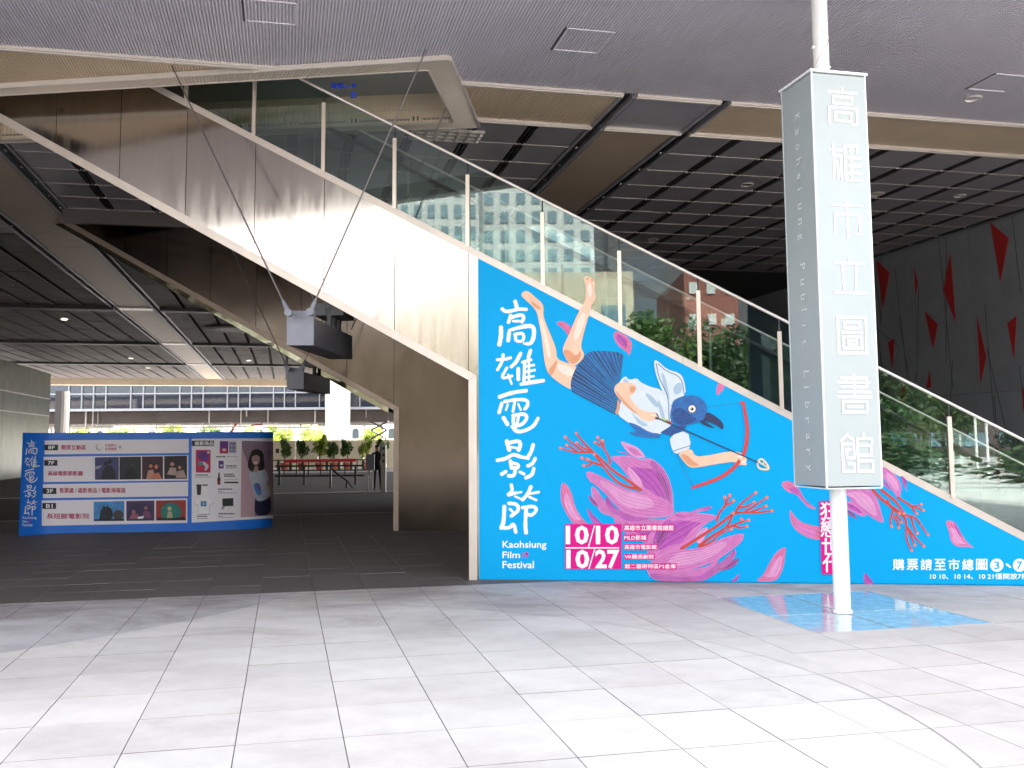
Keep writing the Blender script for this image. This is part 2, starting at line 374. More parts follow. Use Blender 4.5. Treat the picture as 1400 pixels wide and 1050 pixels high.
for i in range(-28, 28):
    for j in range(-26, 27):
        t = T0 + TW * (i + .5); n = (NIN + TN * (j - 9 + .5)) if j > 8 else N0 + TN * (j + .5); d_ = TN
        if j == 8: d_ = NIN - N0 - 8 * TN; n = NIN - d_ / 2
        if GB_T0 - .01 < t < GB_T1 + .01 and GB_N0 < n < GB_N1: continue
        p = P(t, n); q = inv @ p; vis = False
        if q.z < -0.5:
            a = PCX + FPX * q.x / -q.z; b = PCY - FPX * q.y / -q.z
            vis = -90 < a < 1490 and b < 1130 and not (t > 2.3 and n > 12.2 - .02)
        cand.append((0 if vis else 1, q.length, t, n, d_))
cand.sort(); far = FB(); used = [0, 0, 0]
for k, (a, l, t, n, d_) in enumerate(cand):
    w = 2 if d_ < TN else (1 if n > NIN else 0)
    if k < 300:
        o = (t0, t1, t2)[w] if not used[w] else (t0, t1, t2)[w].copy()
        if used[w]: COL.objects.link(o); o.parent = ground
        used[w] = 1
        o.location = P(t, n, random.uniform(-0.0012, 0.0012)); o.rotation_euler = (random.uniform(-.0015, .0015), random.uniform(-.0015, .0015), YAW)
    else:
        x = GT * (TW / 2 - .006); y = GN * (d_ / 2 - .006); c = P(t, n, random.uniform(-.001, .001))
        far.add([c - x - y, c + x - y, c + x + y, c - x + y], [(0, 1, 2, 3)], w % 2)
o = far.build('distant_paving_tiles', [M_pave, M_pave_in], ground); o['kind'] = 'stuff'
# curved seams cut across the paving
def arc(cx, cy, r, a0, a1, w):
    mb = FB(); n = 48
    for k in range(n):
        q = [math.radians(a0 + (a1 - a0) * h / n) for h in (k, k + 1)]
        mb.poly([(cx + (r + s_ * w) * math.cos(x), cy + (r + s_ * w) * math.sin(x), .0024) for x, s_ in ((q[0], -.5), (q[0], .5), (q[1], .5), (q[1], -.5))])
    mb.build('curved_paving_joint', M_joint, ground)
arc(-9.11, 13.06, 6.85, -62, -11.6, .007); arc(-2.32, 5.80, 4.77, -25, 95, .007)
fl = FB(); fl.poly([P(-40, 24.5, -0.004), P(17, 24.5, -0.004), P(17, 34.5, -0.004), P(-40, 34.5, -0.004)])
fl.build('indoor_floor', M_inside, ground)
fl = FB(); fl.poly([P(-40, 34.9, -0.006), P(17, 34.9, -0.006), P(17, 58, -0.006), P(-40, 58, -0.006)]); fl.build('terrace_floor', M_terr, ground)
st = MB(); st.box(P(-12, 34.7, -0.03), 60, 0.35, 0.06, GT, GN); st.build('floor_edge_strip', M_trim, ground)

# ------------------------------------------------------------------ ceiling
CZ = 6.4
HOLE_OUT = [gz(0, 121, 6.35), gz(614, 82, 6.35), gz(654, 174, 6.35), gz(0, 195, 6.35)]
HOLE_IN = [gz(0, 131, 6.35), gz(585, 96.5, 6.35), gz(619, 167, 6.35), gz(15, 190, 6.35)]
# push the left end of the opening well past the frame
def ext(a, b, k): return b + (a - b) * k
HOLE_OUT[0] = ext(HOLE_OUT[0], HOLE_OUT[1], 1.45); HOLE_OUT[3] = ext(HOLE_OUT[3], HOLE_OUT[2], 1.12)
HOLE_IN[0] = ext(HOLE_IN[0], HOLE_IN[1], 1.38); HOLE_IN[3] = ext(HOLE_IN[3], HOLE_IN[2], 1.02)
HP = [(p.dot(GT), p.dot(GN)) for p in HOLE_IN]      # counter-clockwise in (t, n)
def cut(poly, a, b, keep_in):
    out = []; n = len(poly)
    def side(p): return (b[0] - a[0]) * (p[1] - a[1]) - (b[1] - a[1]) * (p[0] - a[0])
    for k in range(n):
        p, q = poly[k], poly[(k + 1) % n]; sp, sq = side(p), side(q)
        if not keep_in: sp, sq = -sp, -sq
        if sp >= 0: out.append(p)
        if sp * sq < 0: w = sp / (sp - sq); out.append((p[0] + (q[0] - p[0]) * w, p[1] + (q[1] - p[1]) * w))
    return out
def outside(poly, hole):
    res = []; rest = poly
    for k in range(len(hole)):
        a, b = hole[k], hole[(k + 1) % len(hole)]
        o = cut(rest, a, b, False)
        if len(o) > 2: res.append(o)
        rest = cut(rest, a, b, True)
        if len(rest) < 3: break
    return res
ce = FB()
for q in outside([(-45, 7.25), (17, 7.25), (17, 76), (-45, 76)], HP): ce.poly([P(a, b, 6.56) for a, b in q][::-1])
ceiling = ce.build('ceiling', M_back); ceiling['kind'] = 'structure'
RP = 0.037
def ribs(t0_, t1_, n0_, n1_, z, m, name):
    mb = FB(); k = 0; t = t0_
    pr = [(0, 0), (.45, 0), (.52, .024), (.93, .024), (1.0, 0)]
    while t < t1_:
        for (a, za), (b, zb) in zip(pr, pr[1:]):
            ta, tb = t + a * RP, t + b * RP
            for q in outside([(ta, n0_), (tb, n0_), (tb, n1_), (ta, n1_)], HP):
                mb.poly([P(x, y, z + za + (zb - za) * (x - ta) / (tb - ta)) for x, y in q][::-1])
        t += RP
    o = mb.build(name, m, ceiling); o['kind'] = 'stuff'; return o
ribs(-16, 15.0, 8.2, 12.2, CZ, M_soffit, 'corrugated_soffit')
# light trims along both edges of the beige band
def cbox(mb, ta, tb, na, nb, z0, z1, mi=0):
    for q in outside([(ta, na), (tb, na), (tb, nb), (ta, nb)], HP): mb.prism([P(a, b, z0) for a, b in q], (0, 0, z1 - z0), mi)
mb = MB(); cbox(mb, -16, 15, 7.25, 8.18, CZ, CZ + .05); mb.build('unseen_dark_soffit', M_under_, ceiling)  # unseen strip, made dark to darken its reflection in the stair cladding
for na, nb in ((12.20, 12.31), (13.62, 13.71)):
    for ta, tb in ((-16, -5.72), (-4.5, 4.42), (4.62, 5.86), (6.0, 15)):
        mb = MB(); cbox(mb, ta, tb, na, nb, CZ - .03, CZ + .05); cbox(mb, ta, tb, na + .035, nb - .03, CZ - .042, CZ - .03); mb.build('ceiling_trim', M_trim, ceiling)
for ta, tb in ((-16, -5.85), (-4.36, 4.42), (6.0, 15.0)): ribs(ta, tb, 12.31, 13.62, CZ + .01, M_beige, 'beige_band')
mb = MB(); cbox(mb, 4.66, 5.84, 12.33, 13.60, CZ + .01, CZ + .03); mb.build('grey_band_panel', M_grey, ceiling)
# channels: wide brown strips between dark recesses with double rails
def channel(ta, tb, n0_, n1_, cross):
    k = n0_
    for nb in cross + [n1_]:
        mb = MB(); cbox(mb, ta + .16, tb - .16, k + .02, nb - .02, CZ, CZ + .03); mb.build('channel_panel', M_brown, ceiling); k = nb
    for e, s_ in ((ta, 1), (tb, -1)):
        mb = MB(); cbox(mb, min(e - .07, e + .07), max(e - .07, e + .07), n0_, n1_, CZ + .08, CZ + .12); mb.build('channel_recess', M_dark, ceiling)
        for d in (-.10, .10):
            mb = MB(); cbox(mb, e + d - .025, e + d + .025, n0_, n1_, CZ - .02, CZ + .1); mb.build('channel_rail', M_grey, ceiling)
channel(4.5, 5.93, 13.71, 28, [])
channel(-5.78, -4.42, 13.71, 74.5, [23.4, 24.8, 35.7, 48.0, 60.3])
mb = MB(); cbox(mb, 4.42, 4.58, 12.25, 13.7, CZ + .06, CZ + .1); mb.build('channel_recess', M_dark, ceiling)
mb = MB(); cbox(mb, 5.86, 6.0, 12.25, 13.7, CZ + .06, CZ + .1); mb.build('channel_recess', M_dark, ceiling)
for e in (4.42, 4.60, 5.86, 6.02):
    mb = MB(); cbox(mb, e - .02, e + .02, 12.31, 13.62, CZ - .02, CZ + .08); mb.build('channel_rail', M_grey, ceiling)
# coffered field: separate panels with dark slots and double rails
RW, RN = 0.88, 0.985
clips = MB(); npan = 0
def field(tl, step, count, n0_, rows, limit):
    global npan
    for c in range(count):
        a = tl + step * c; b = a + step; lo, hi = min(a, b) + .085, max(a, b) - .085
        for r in range(rows):
            na, nb = n0_ + RN * r + .012, n0_ + RN * (r + 1) - .012
            pcs = outside([(lo, na), (hi, na), (hi, nb), (lo, nb)], HP)
            if not pcs or npan >= limit: continue
            mb = MB()
            for q in pcs: mb.prism([P(x, y, CZ) for x, y in q], (0, 0, .03))
            mb.build('ceiling_panel', M_panel, ceiling); npan += 1
    for c in range(count + 1):
        e = tl + step * c
        for d in (-.03, .03):
            mb = MB(); cbox(mb, e + d - .012, e + d + .012, n0_, n0_ + RN * rows, CZ - .005, CZ + .06); mb.build('ceiling_rail', M_dark if d else M_grey, ceiling)
        for r in range(1, rows):
            n = n0_ + RN * r
            if not outside([(e - .05, n - .03), (e + .05, n - .03), (e + .05, n + .03), (e - .05, n + .03)], HP): continue
            for d in (-.055, .055): clips.box(P(e + d, n, CZ - .004), .03, .05, .02, GT, GN)
    for r in range(1, rows):
        n = n0_ + RN * r; mb = MB(); cbox(mb, min(tl, tl + step * count), max(tl, tl + step * count), n - .008, n + .008, CZ - .006, CZ + .012); mb.build('panel_joint_strip', M_trim, ceiling)
field(5.95 + .04, RW, 10, 13.72, 11, 299)
field(4.44, -RW, 10, 13.72, 10, 299)
field(-5.85, -RW, 7, 13.72, 10, 299)
o = clips.build('rail_clips', M_trim, ceiling); o['kind'] = 'stuff'
# dark end of the right-hand field
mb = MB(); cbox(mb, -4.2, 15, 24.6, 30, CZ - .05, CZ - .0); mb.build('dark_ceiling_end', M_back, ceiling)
# deep left field: bays between cross beams, lengthways slots
M_farceil = mat('slatted_ceiling', (0.105, 0.085, 0.075), 0.75, 0.0, noise=0.10, nscale=0.8)
bays = [(24.8, 35.4), (36.0, 47.7), (48.3, 60.0), (60.6, 74.2)]
slats = MB()
for (a, b) in bays:
    for tl, st_, cnt in ((-4.36, RW, 8), (-5.84, -RW, 30)):
        for c in range(cnt):
            lo = tl + st_ * c; hi = lo + st_; lo, hi = min(lo, hi) + .07, max(lo, hi) - .07
            k = a
            while k < b - .2:
                slats.box(P((lo + hi) / 2, k + .48, CZ + .02 + random.uniform(-.004, .004)), hi - lo, .93, .02, GT, GN); k += .97
o = slats.build('slatted_ceiling_panels', M_farceil, ceiling); o['kind'] = 'stuff'
for n in (35.7, 48.0, 60.3):
    mb = MB(); mb.box(P(-22, n, CZ - .02), 32.4, .5, .16, GT, GN); mb.box(P(-.6, n, CZ - .02), 7.4, .5, .16, GT, GN); mb.build('cross_beam', M_dark, ceiling)
    mb = MB(); mb.box(P(-5.1, n, CZ - .01), 1.1, .6, .06, GT, GN); mb.build('cross_beam_plate', M_trim, ceiling)
for ta, tb in ((-40, -5.84), (-4.36, -.5)):
    mb = MB(); cbox(mb, ta, tb, 23.4, 24.75, CZ + .0, CZ + .05); mb.build('cross_band', M_dark, ceiling)
mb = MB(); mb.box(P(-20, 75, CZ - .2), 46, .7, .5, GT, GN); mb.build('edge_beam', M_beige, ceiling)
mb = MB(); mb.box(P(-1.6, 20.75, CZ - .13), 5.6, .12, .3, GT, GN); mb.build('opening_edge', M_under_, ceiling)
# opening with frame for the stairs
fr = MB()
for k in range(4):
    a, b, c, d = HOLE_OUT[k], HOLE_OUT[(k + 1) % 4], HOLE_IN[(k + 1) % 4], HOLE_IN[k]
    L = (b - a).length; cnt = int(L / 0.05)
    for i in range(cnt):
        for (u0, u1, z0, z1) in ((0, .55, 0, 0), (.55, .66, 0, .011), (.66, .9, .011, .011), (.9, 1, .011, 0)):
            w0, w1 = (i + u0) / cnt, (i + u1) / cnt
            fr.poly([a.lerp(b, w0) + UP * z0, a.lerp(b, w1) + UP * z1, d.lerp(c, w1) + UP * z1, d.lerp(c, w0) + UP * z0])
o = fr.build('opening_frame', M_frame, ceiling)
lp = MB()
for k in range(4):
    a, b = HOLE_OUT[k], HOLE_OUT[(k + 1) % 4]; lp.prism([a - UP * .008, b - UP * .008, b + UP * .06, a + UP * .06], (b - a).cross(UP).normalized() * .03)
    a, b = HOLE_IN[k], HOLE_IN[(k + 1) % 4]; lp.prism([a - UP * .008, b - UP * .008, b + UP * .02, a + UP * .02], -(b - a).cross(UP).normalized() * -.025)
lp.build('frame_lip', M_trim, ceiling)
sh = FB()
for k in range(4):
    a, b = HOLE_IN[k], HOLE_IN[(k + 1) % 4]; cnt = int((b - a).length / .06)
    for i in range(cnt):
        p, q, r = a.lerp(b, i / cnt), a.lerp(b, (i + .6) / cnt), a.lerp(b, (i + 1) / cnt); o_ = (b - a).cross(UP).normalized() * .012
        for x, y in ((p, q), (q, q + o_), (q + o_, r + o_), (r + o_, r)): sh.poly([x, y, y + UP * 3.6, x + UP * 3.6])
sh.build('opening_shaft', M_beige, ceiling)
tp = FB(); tp.poly([p + UP * 3.6 for p in HOLE_IN]); tp.build('shaft_top', M_back, ceiling)
# louvre grid near the corner of the opening
lv = MB(); c0 = gz(610, 183, CZ); 
for k in range(7): lv.box(c0 + GT * (k - 3) * .16 + UP * -.02, .03, .55, .05, GT, GN)
for k in range(4): lv.box(c0 + GN * (k - 1.5) * .16 + UP * -.02, 1.1, .03, .05, GT, GN)
lv.build('louvre_grid', M_trim, ceiling)
# access hatches in the corrugated soffit
for (t, n, w, d) in ((3.36, 10.65, .56, .62), (-.22, 10.62, .54, .55), (9.2, 10.8, .58, .55)):
    mb = MB()
    for s_ in (-1, 1):
        mb.box(P(t + s_ * w / 2, n, CZ - .002), .018, d, .014, GT, GN); mb.box(P(t, n + s_ * d / 2, CZ - .002), w + .018, .018, .014, GT, GN)
    h = mb.build('access_hatch', M_soffit, ceiling)
    mb = MB(); mb.box(P(t - w / 2 - .022, n, CZ - .001), .022, d + .04, .006, GT, GN); mb.build('hatch_gap', M_dark, h)

# ------------------------------------------------------------------ building mass above, seen only as shade and reflection
M_facade = mat('facade_glass', (0.25, 0.28, 0.30), 0.25, noise=0.1, nscale=0.3)
lb = thing('library_building', 'upper storeys of the library above the corrugated soffit', 'building', P(0, 7.2, 6.6))
mb = MB(); mb.box(P(-14, 41.8, 20.3), 62, 69, 27, GT, GN); mb.build('upper_storeys', M_facade, lb)
mb = MB(); mb.box(P(-14, 7.12, 6.65), 62, .25, .5, GT, GN); mb.build('soffit_edge', M_trim, lb)

# ------------------------------------------------------------------ right-hand wall with red triangles
WT = 15.02
wl = thing('feature_wall', 'dark grey panelled wall with red triangular inlays at the right', 'wall', P(WT, 15, 0))
def RW_(a, b, off=0.0):
    p0 = P(WT, 0, 0) - GT * off; return gp(a, b, p0, GT)
mb = MB(); mb.box(P(WT + .16, 18, 3.3), .1, 26, 6.8, GT, GN); mb.build('wall_backing', M_seam, wl)
edges = [6.4, 9.2, 11.9, 14.3, 16.6, 18.9, 21.2, 23.6, 26.9, 30.0]
for a, b in zip(edges, edges[1:]):
    for z0, z1 in ((0, 2.7), (2.7, CZ + .1)):
        mb = MB(); mb.box(P(WT + .05, (a + b) / 2, (z0 + z1) / 2), .1, b - a - .012, z1 - z0 - .012, GT, GN); mb.build('wall_panel', M_wallgrey, wl)
z7 = zoom(1180, 280, 3.75)
tris_ = [[(653, 90), (748, 170), (705, 392)], [(68, 283), (136, 348), (103, 530)], [(263, 318), (282, 400), (271, 466)], [(449, 248), (413, 438), (476, 602)], [(316, 543), (383, 612), (360, 735)],
         [(585, 572), (632, 780), (604, 912)], [(741, 606), (788, 570), (774, 788)], [(129, 705), (161, 686), (151, 838)], [(343, 850), (349, 935), (325, 940)], [(818, 960), (838, 900), (838, 1090), (822, 1050)]]
z8 = zoom(1190, 480, 4.2)
tr2 = [[(108, 0), (135, 0), (125, 105)], [(343, 100), (350, 185), (322, 210)], [(440, 355), (470, 520), (445, 560)], [(715, 500), (765, 650), (735, 810)], [(180, 210), (205, 180), (195, 320), (175, 290)], [(860, 340), (900, 260), (905, 420)]]
for q in [z7(a) for a in tris_] + [z8(a) for a in tr2[2:5]]:
    mb = MB(); mb.prism([RW_(a, b, .004) for a, b in q], -GT * .012); mb.build('red_triangle', M_red, wl)
rs = random.Random(4)
for k in range(46):
    n = rs.uniform(13.2, 23.4); z0 = rs.uniform(0, 5); 
    if k % 4: n2 = n + rs.uniform(-.5, .5); z1 = min(6.38, z0 + rs.uniform(1.5, 4))
    else: n2 = n + rs.uniform(-3.5, 3.5); z1 = min(6.38, z0 + rs.uniform(.8, 2.4))
    n2 = min(max(n2, 13), 23.5); a, b = P(WT - .003, n, z0), P(WT - .003, n2, z1); d = (b - a).normalized(); s_ = d.cross(GT) * .008
    mb = MB(); mb.prism([a - s_, b - s_, b + s_, a + s_], -GT * .004); mb.build('wall_seam', M_seam, wl)
# dark interior wall behind everything on the right
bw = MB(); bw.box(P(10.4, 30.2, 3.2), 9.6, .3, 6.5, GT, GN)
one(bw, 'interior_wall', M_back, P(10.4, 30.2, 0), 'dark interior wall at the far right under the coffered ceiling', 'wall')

bw = MB(); bw.box(P(-16.2, 22.5, 3.2), .3, 29, 6.5, GT, GN)  # added out of view to block side light and darken the hall
one(bw, 'side_wall', M_back, P(-16.2, 22.5, 0), 'unseen dark wall added on the left to shut side light out of the hall', 'wall')

# ================================================================== STAIRS
W0 = gz(653, 793, 0); W1 = gz(1400, 801, 0); WD = (W1 - W0).normalized(); WN = V((WD.y, -WD.x, 0))   # WN points to the viewer
def WS(x, z, off=0.0):
    k = (x - W0.x) / WD.x; p = W0 + WD * k; return V((p.x, p.y, z)) + WN * off
def WP(a, b, off=0.0): return gp(a, b, W0 + WN * off, WN)
zc = lambda x: 3.895 - .5555 * x          # top of the coping
zb = lambda x: 2.28 - .566 * x            # lower edge of the cladding
zr = lambda x: 4.985 - .5535 * x          # handrail
JX = -.446
stair = thing('staircase', 'steel clad staircase rising to the left with the blue banner on its side', 'staircase', WS(0, 0))
joints = [-8.6, -7.16, -6.223, -5.29, -4.345, -3.386, -2.4456, -1.5035, -.551, JX]
for a, b in zip(joints, joints[1:]):
    g = .004; a_, b_ = a + g, b - (g if b != JX else 0)
    mb = MB(); mb.prism([WS(a_, zb(a_)), WS(b_, zb(b_)), WS(b_, zc(b_) - .095), WS(a_, zc(a_) - .095)], -WN * .03); mb.build('cladding_panel', M_steel, stair)
zbc = zb(JX)
mb = MB(); mb.prism([WS(JX, 0), WS(6.95, 0), WS(6.95, zc(6.95) - .095), WS(JX, zc(JX) - .095)], -WN * .03); mb.build('side_wall', M_steel, stair)
dB = .03
mb = MB(); mb.prism([WS(-8.6, zb(-8.6), .004), WS(JX, zbc, .004), WS(JX - .105, zbc - .055, .004), WS(-8.6, zb(-8.6) - .125, .004)], -WN * .09); mb.build('edge_trim', M_coping, stair)
mb = MB(); mb.prism([WS(JX - .003, 0, .004), WS(JX - .003, zbc - .004, .004), WS(JX - .105, zbc - .060, .004), WS(JX - .105, 0, .004)], -WN * .09); mb.build('end_trim', M_coping, stair)
mb = MB(); mb.prism([WS(-8.6, zb(-8.6) + .02, -.034), WS(JX, zbc + .02, -.034), WS(JX, zc(JX) - .11, -.034), WS(-8.6, zc(-8.6) - .11, -.034)], -WN * .02); mb.build('joint_backing', M_dark, stair)
mb = MB(); mb.prism([WS(-8.6, zb(-8.6) - .10, -.09), WS(JX - .09, zbc - .05, -.09), WS(JX - .09, 0, -.09), WS(6.9, 0, -.09), WS(6.9, .02, -.09), WS(-8.6, zc(-8.6) - .9, -.09)], -WN * 1.7)
mb.build('stair_body', M_steel_d, stair)
mb = MB()
x = -5.5
while x < 6.6:
    mb.box((WS(x + .14, zc(x) - .62, -.95) ), .28, 1.5, .16, WD, WN); x += .29
mb.build('steps', M_grey, stair)
def run(x0, x1, zf, dz0, dz1, o0, o1):
    mb = MB(); mb.hexa([WS(x0, zf(x0) + dz0, o0), WS(x1, zf(x1) + dz0, o0), WS(x1, zf(x1) + dz0, o1), WS(x0, zf(x0) + dz0, o1)],
                       [WS(x0, zf(x0) + dz1, o0), WS(x1, zf(x1) + dz1, o0), WS(x1, zf(x1) + dz1, o1), WS(x0, zf(x0) + dz1, o1)]); return mb
for a, b in zip([-5.6, -1.9, 2.1], [-1.903, 2.097, 6.95]): run(a, b, zc, -.095, 0, .006, -.11).build('coping', M_coping, stair)
run(-5.6, 6.95, zc, -.095, 0, -1.62, -1.75).build('rear_coping', M_coping, stair)
run(-5.6, 6.95, zc, -.8, -.095, -1.70, -1.74).build('rear_cladding', M_steel_d, stair)
PX = [-.5554 + .953 * k for k in range(-5, 8)]
for a in PX:
    pz = zc(a); top = zr(a) - .17
    mb = MB(); mb.box((WS(a, (pz + top) / 2 - .01, .012)), .048, .026, top - pz + .02, WD, WN); p_ = mb.build('post', M_post, stair)
    mb = MB(); mb.tube([WS(a, top, .0), WS(a, zr(a), -.01)], .009, 6); mb.build('post_pin', M_dark, p_)
for a, b in zip(PX, PX[1:]):
    g = .006; mb = MB(); mb.prism([WS(a + g, zc(a + g) + .004, -.008), WS(b - g, zc(b - g) + .004, -.008), WS(b - g, zr(b - g), -.008), WS(a + g, zr(a + g), -.008)], -WN * .012)
    mb.build('glass_pane', M_glass, stair)
mb = MB(); mb.tube([WS(-5.3, zr(-5.3), -.01), WS(6.9, zr(6.9), -.01)], .019, 8); mb.build('handrail', M_rail, stair)
for k in range(-3, 5):
    a, b = -.3 + 1.43 * k, -.3 + 1.43 * (k + 1); g = .006; o_ = -1.68
    mb = MB(); mb.prism([WS(a + g, zc(a + g), o_), WS(b - g, zc(b - g), o_), WS(b - g, zr(b - g), o_), WS(a + g, zr(a + g), o_)], -WN * .012); mb.build('rear_glass_pane', M_glass_r, stair)
    mb = MB(); mb.box(WS(a, zc(a) + .42, o_ - .04), .045, .03, .86, WD, WN); mb.build('rear_post', M_post, stair)
mb = MB(); mb.tube([WS(-5.3, zr(-5.3), -1.68), WS(6.9, zr(6.9), -1.68)], .017, 8); mb.build('rear_handrail', M_rail, stair)
mb = MB(); mb.tube([WS(-5.3, zr(-5.3) - .24, -1.52), WS(6.9, zr(6.9) - .24, -1.52)], .03, 8); mb.build('grab_rail', M_rubber, stair)
STK = PRINT(lambda a, b, off: WP(a, b, off)); M_stk = ink('sticker_blue', 20, 60, 190)
for q in (rect(453, 113.5, 460, 121), rect(461, 113.5, 469, 121), rect(471, 116, 474, 120), rect(476, 117, 479, 119.5), rect(481, 114, 486.5, 120), rect(480, 125, 486, 131), rect(479, 132, 487, 134)): STK.poly(q, M_stk, -.004)
# second staircase behind: the same thing again, further in
Q = gz(545, 725.5, 0); SH = Q - WS(JX, 0); SH.z = -0.15
stair2 = copy_tree(stair, None, SH)
stk = STK.done('glass_sticker', stair); stk['label'] = 'small blue sticker high on the glass'
tag(stair2, 'dark steel staircase further in beneath the ceiling, behind the bannered one', 'staircase', 'staircases'); stair['group'] = 'staircases'
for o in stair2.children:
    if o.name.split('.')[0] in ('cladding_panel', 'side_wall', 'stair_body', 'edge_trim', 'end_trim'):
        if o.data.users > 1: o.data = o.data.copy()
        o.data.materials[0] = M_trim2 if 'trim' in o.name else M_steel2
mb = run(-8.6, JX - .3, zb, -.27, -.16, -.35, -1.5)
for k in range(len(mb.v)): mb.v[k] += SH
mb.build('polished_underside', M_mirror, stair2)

# ------------------------------------------------------------------ suspended beams that carry the stairs
OFF = 1.15
def HP_(a, b, off=OFF): return WP(a, b, off)
A, B, C, D = HP_(392, 425), HP_(428.6, 425), HP_(428.6, 472), HP_(392, 472)
han = thing('stair_hanger', 'grey steel beam hung on two cables under the nearer staircase', 'hanger', (A + B) / 2, 'suspended beams under the staircases')
LB = 1.95; HN = V((-math.sin(.067), -math.cos(.067), 0)); WN_keep = WN; DR = UP * -.085
WN = HN
mb = MB(); mb.hexa([A, B, C, D], [p - WN * .03 for p in (A, B, C, D)]); mb.build('end_plate', M_gunmetal, han)
wv = (B - A); 
mb = MB()
for p, q in ((A + DR, D), (B + DR, C)):
    i_ = wv * (.0 if q is D else -.06); mb.hexa([p + i_ - WN * .03, p + i_ + wv * .06 - WN * .03, q + i_ + wv * .06 - WN * .03, q + i_ - WN * .03], [p + i_ - WN * LB, p + i_ + wv * .06 - WN * LB, q + i_ + wv * .06 - WN * LB, q + i_ - WN * LB])
mb.hexa([D - WN * .03, C - WN * .03, C + UP * .03 - WN * .03, D + UP * .03 - WN * .03], [D - WN * LB, C - WN * LB, C + UP * .03 - WN * LB, D + UP * .03 - WN * LB])
mb.build('beam', M_beamd, han)
mb = MB(); mb.hexa([p - WN * LB for p in (A + DR, B + DR, C, D)], [p - WN * (LB + .03) for p in (A + DR, B + DR, C, D)]); mb.build('rear_plate', M_beamd, han)
topL, topR = gz(235, 90, CZ), gz(583, 67, CZ)
for (c_, t_) in ((HP_(395.5, 428), topL), (HP_(425, 427), topR)):
    d = (t_ - c_).normalized(); c_ = c_ + WN * .03
    mb = MB(); mb.tube([c_ + d * .16, t_], .011, 6); mb.build('cable', M_cable, han)
    mb = MB(); mb.tube([c_ - d * .02, c_ + d * .08, c_ + d * .17], [.032, .028, .016], 8); mb.tube([c_ - WN * .06, c_ + WN * .03], .045, 10); mb.build('clevis', M_gunmetal, han)
for (c_, t_) in ((A, topL), (B, topR)):
    c_ = c_ - WN * (LB - .02); t_ = c_ + (t_ - A if c_.x < B.x - .1 else t_ - B); t_.z = CZ
    mb = MB(); mb.tube([c_, t_], .011, 6); mb.build('rear_cable', M_cable, han)
mid = (A + B) / 2
mid = mid + DR
for o_ in (1.35, 1.6, 1.85):
    p = mid - WN * o_; mb = MB(); mb.tube([p - UP * .02, p + UP * .12, p + UP * .3], [.05, .035, .06], 8); mb.build('support_pin', M_beamd, han)
mb = MB(); mb.box(mid - WN * 1.62 + UP * .28, .40, .62, .16, WD, WN); mb.build('support_plate', M_beamd, han)
WN = WN_keep
han2 = copy_tree(han, None, gp(403.5, 517, W0 + SH + WN * OFF, WN) - HP_(410.3, 448.5))
tag(han2, 'dark steel beam hung under the further staircase', 'hanger', 'suspended beams under the staircases')

# ================================================================== BANNER
ban = thing('festival_banner', 'bright blue film festival banner with a bird headed archer on the staircase side', 'banner', WS(0, 0, .008))
F_ = lambda a, b, off: WP(a, b, off)
x1 = 6.93
mb = MB(); mb.prism([WS(-.425, .012, .001), WS(x1, .012, .001), WS(x1, zc(x1) - .10, .001), WS(-.425, zc(-.425) - .10, .001)], WN * .004); mb.build('printed_sheet', M_blue, ban)
O = .0062
I_skin = ink('skin', 250, 205, 175, .10, 6); I_skin2 = ink('skin_shade', 232, 160, 118, .08, 8); I_skinl = ink('skin_light', 255, 232, 215)
I_navy = ink('navy', 24, 50, 105, .2, 20); I_teal = ink('teal', 15, 125, 185, .25, 25); I_deep = ink('deep_blue', 12, 78, 150, .25, 25)
I_cloth = ink('cloth', 226, 236, 243, .06, 9); I_clsh = ink('cloth_shade', 176, 200, 220, .08, 9); I_line = ink('stripe', 70, 100, 160)
I_bird = ink('bird_blue', 30, 105, 180, .3, 16); I_birdd = ink('bird_dark', 20, 70, 140, .3, 20); I_beak = ink('beak', 30, 42, 92, .25, 12)
I_red = ink('coral_red', 205, 58, 52, .15, 12); I_redl = ink('coral_tip', 240, 130, 110); I_bow = ink('bow_red', 218, 62, 66, .1, 8)
I_pink = ink('petal_pink', 216, 120, 190, .16, 9); I_pur = ink('petal_purple', 180, 70, 175, .2, 9); I_pale = ink('petal_pale', 232, 160, 208, .12, 9); I_dp = ink('petal_dark', 140, 45, 135, .2, 10); I_rose = ink('petal_rose', 226, 112, 160, .16, 10)
I_cream = ink('cream', 240, 222, 180); I_brown = ink('eye_ring', 110, 60, 40)
def sub(pts, a, b):      # inner part of a petal for shading
    cx = sum(p[0] for p in pts) / len(pts); cy = sum(p[1] for p in pts) / len(pts)
    return [(cx + (p[0] - cx) * a + b[0], cy + (p[1] - cy) * a + b[1]) for p in pts]
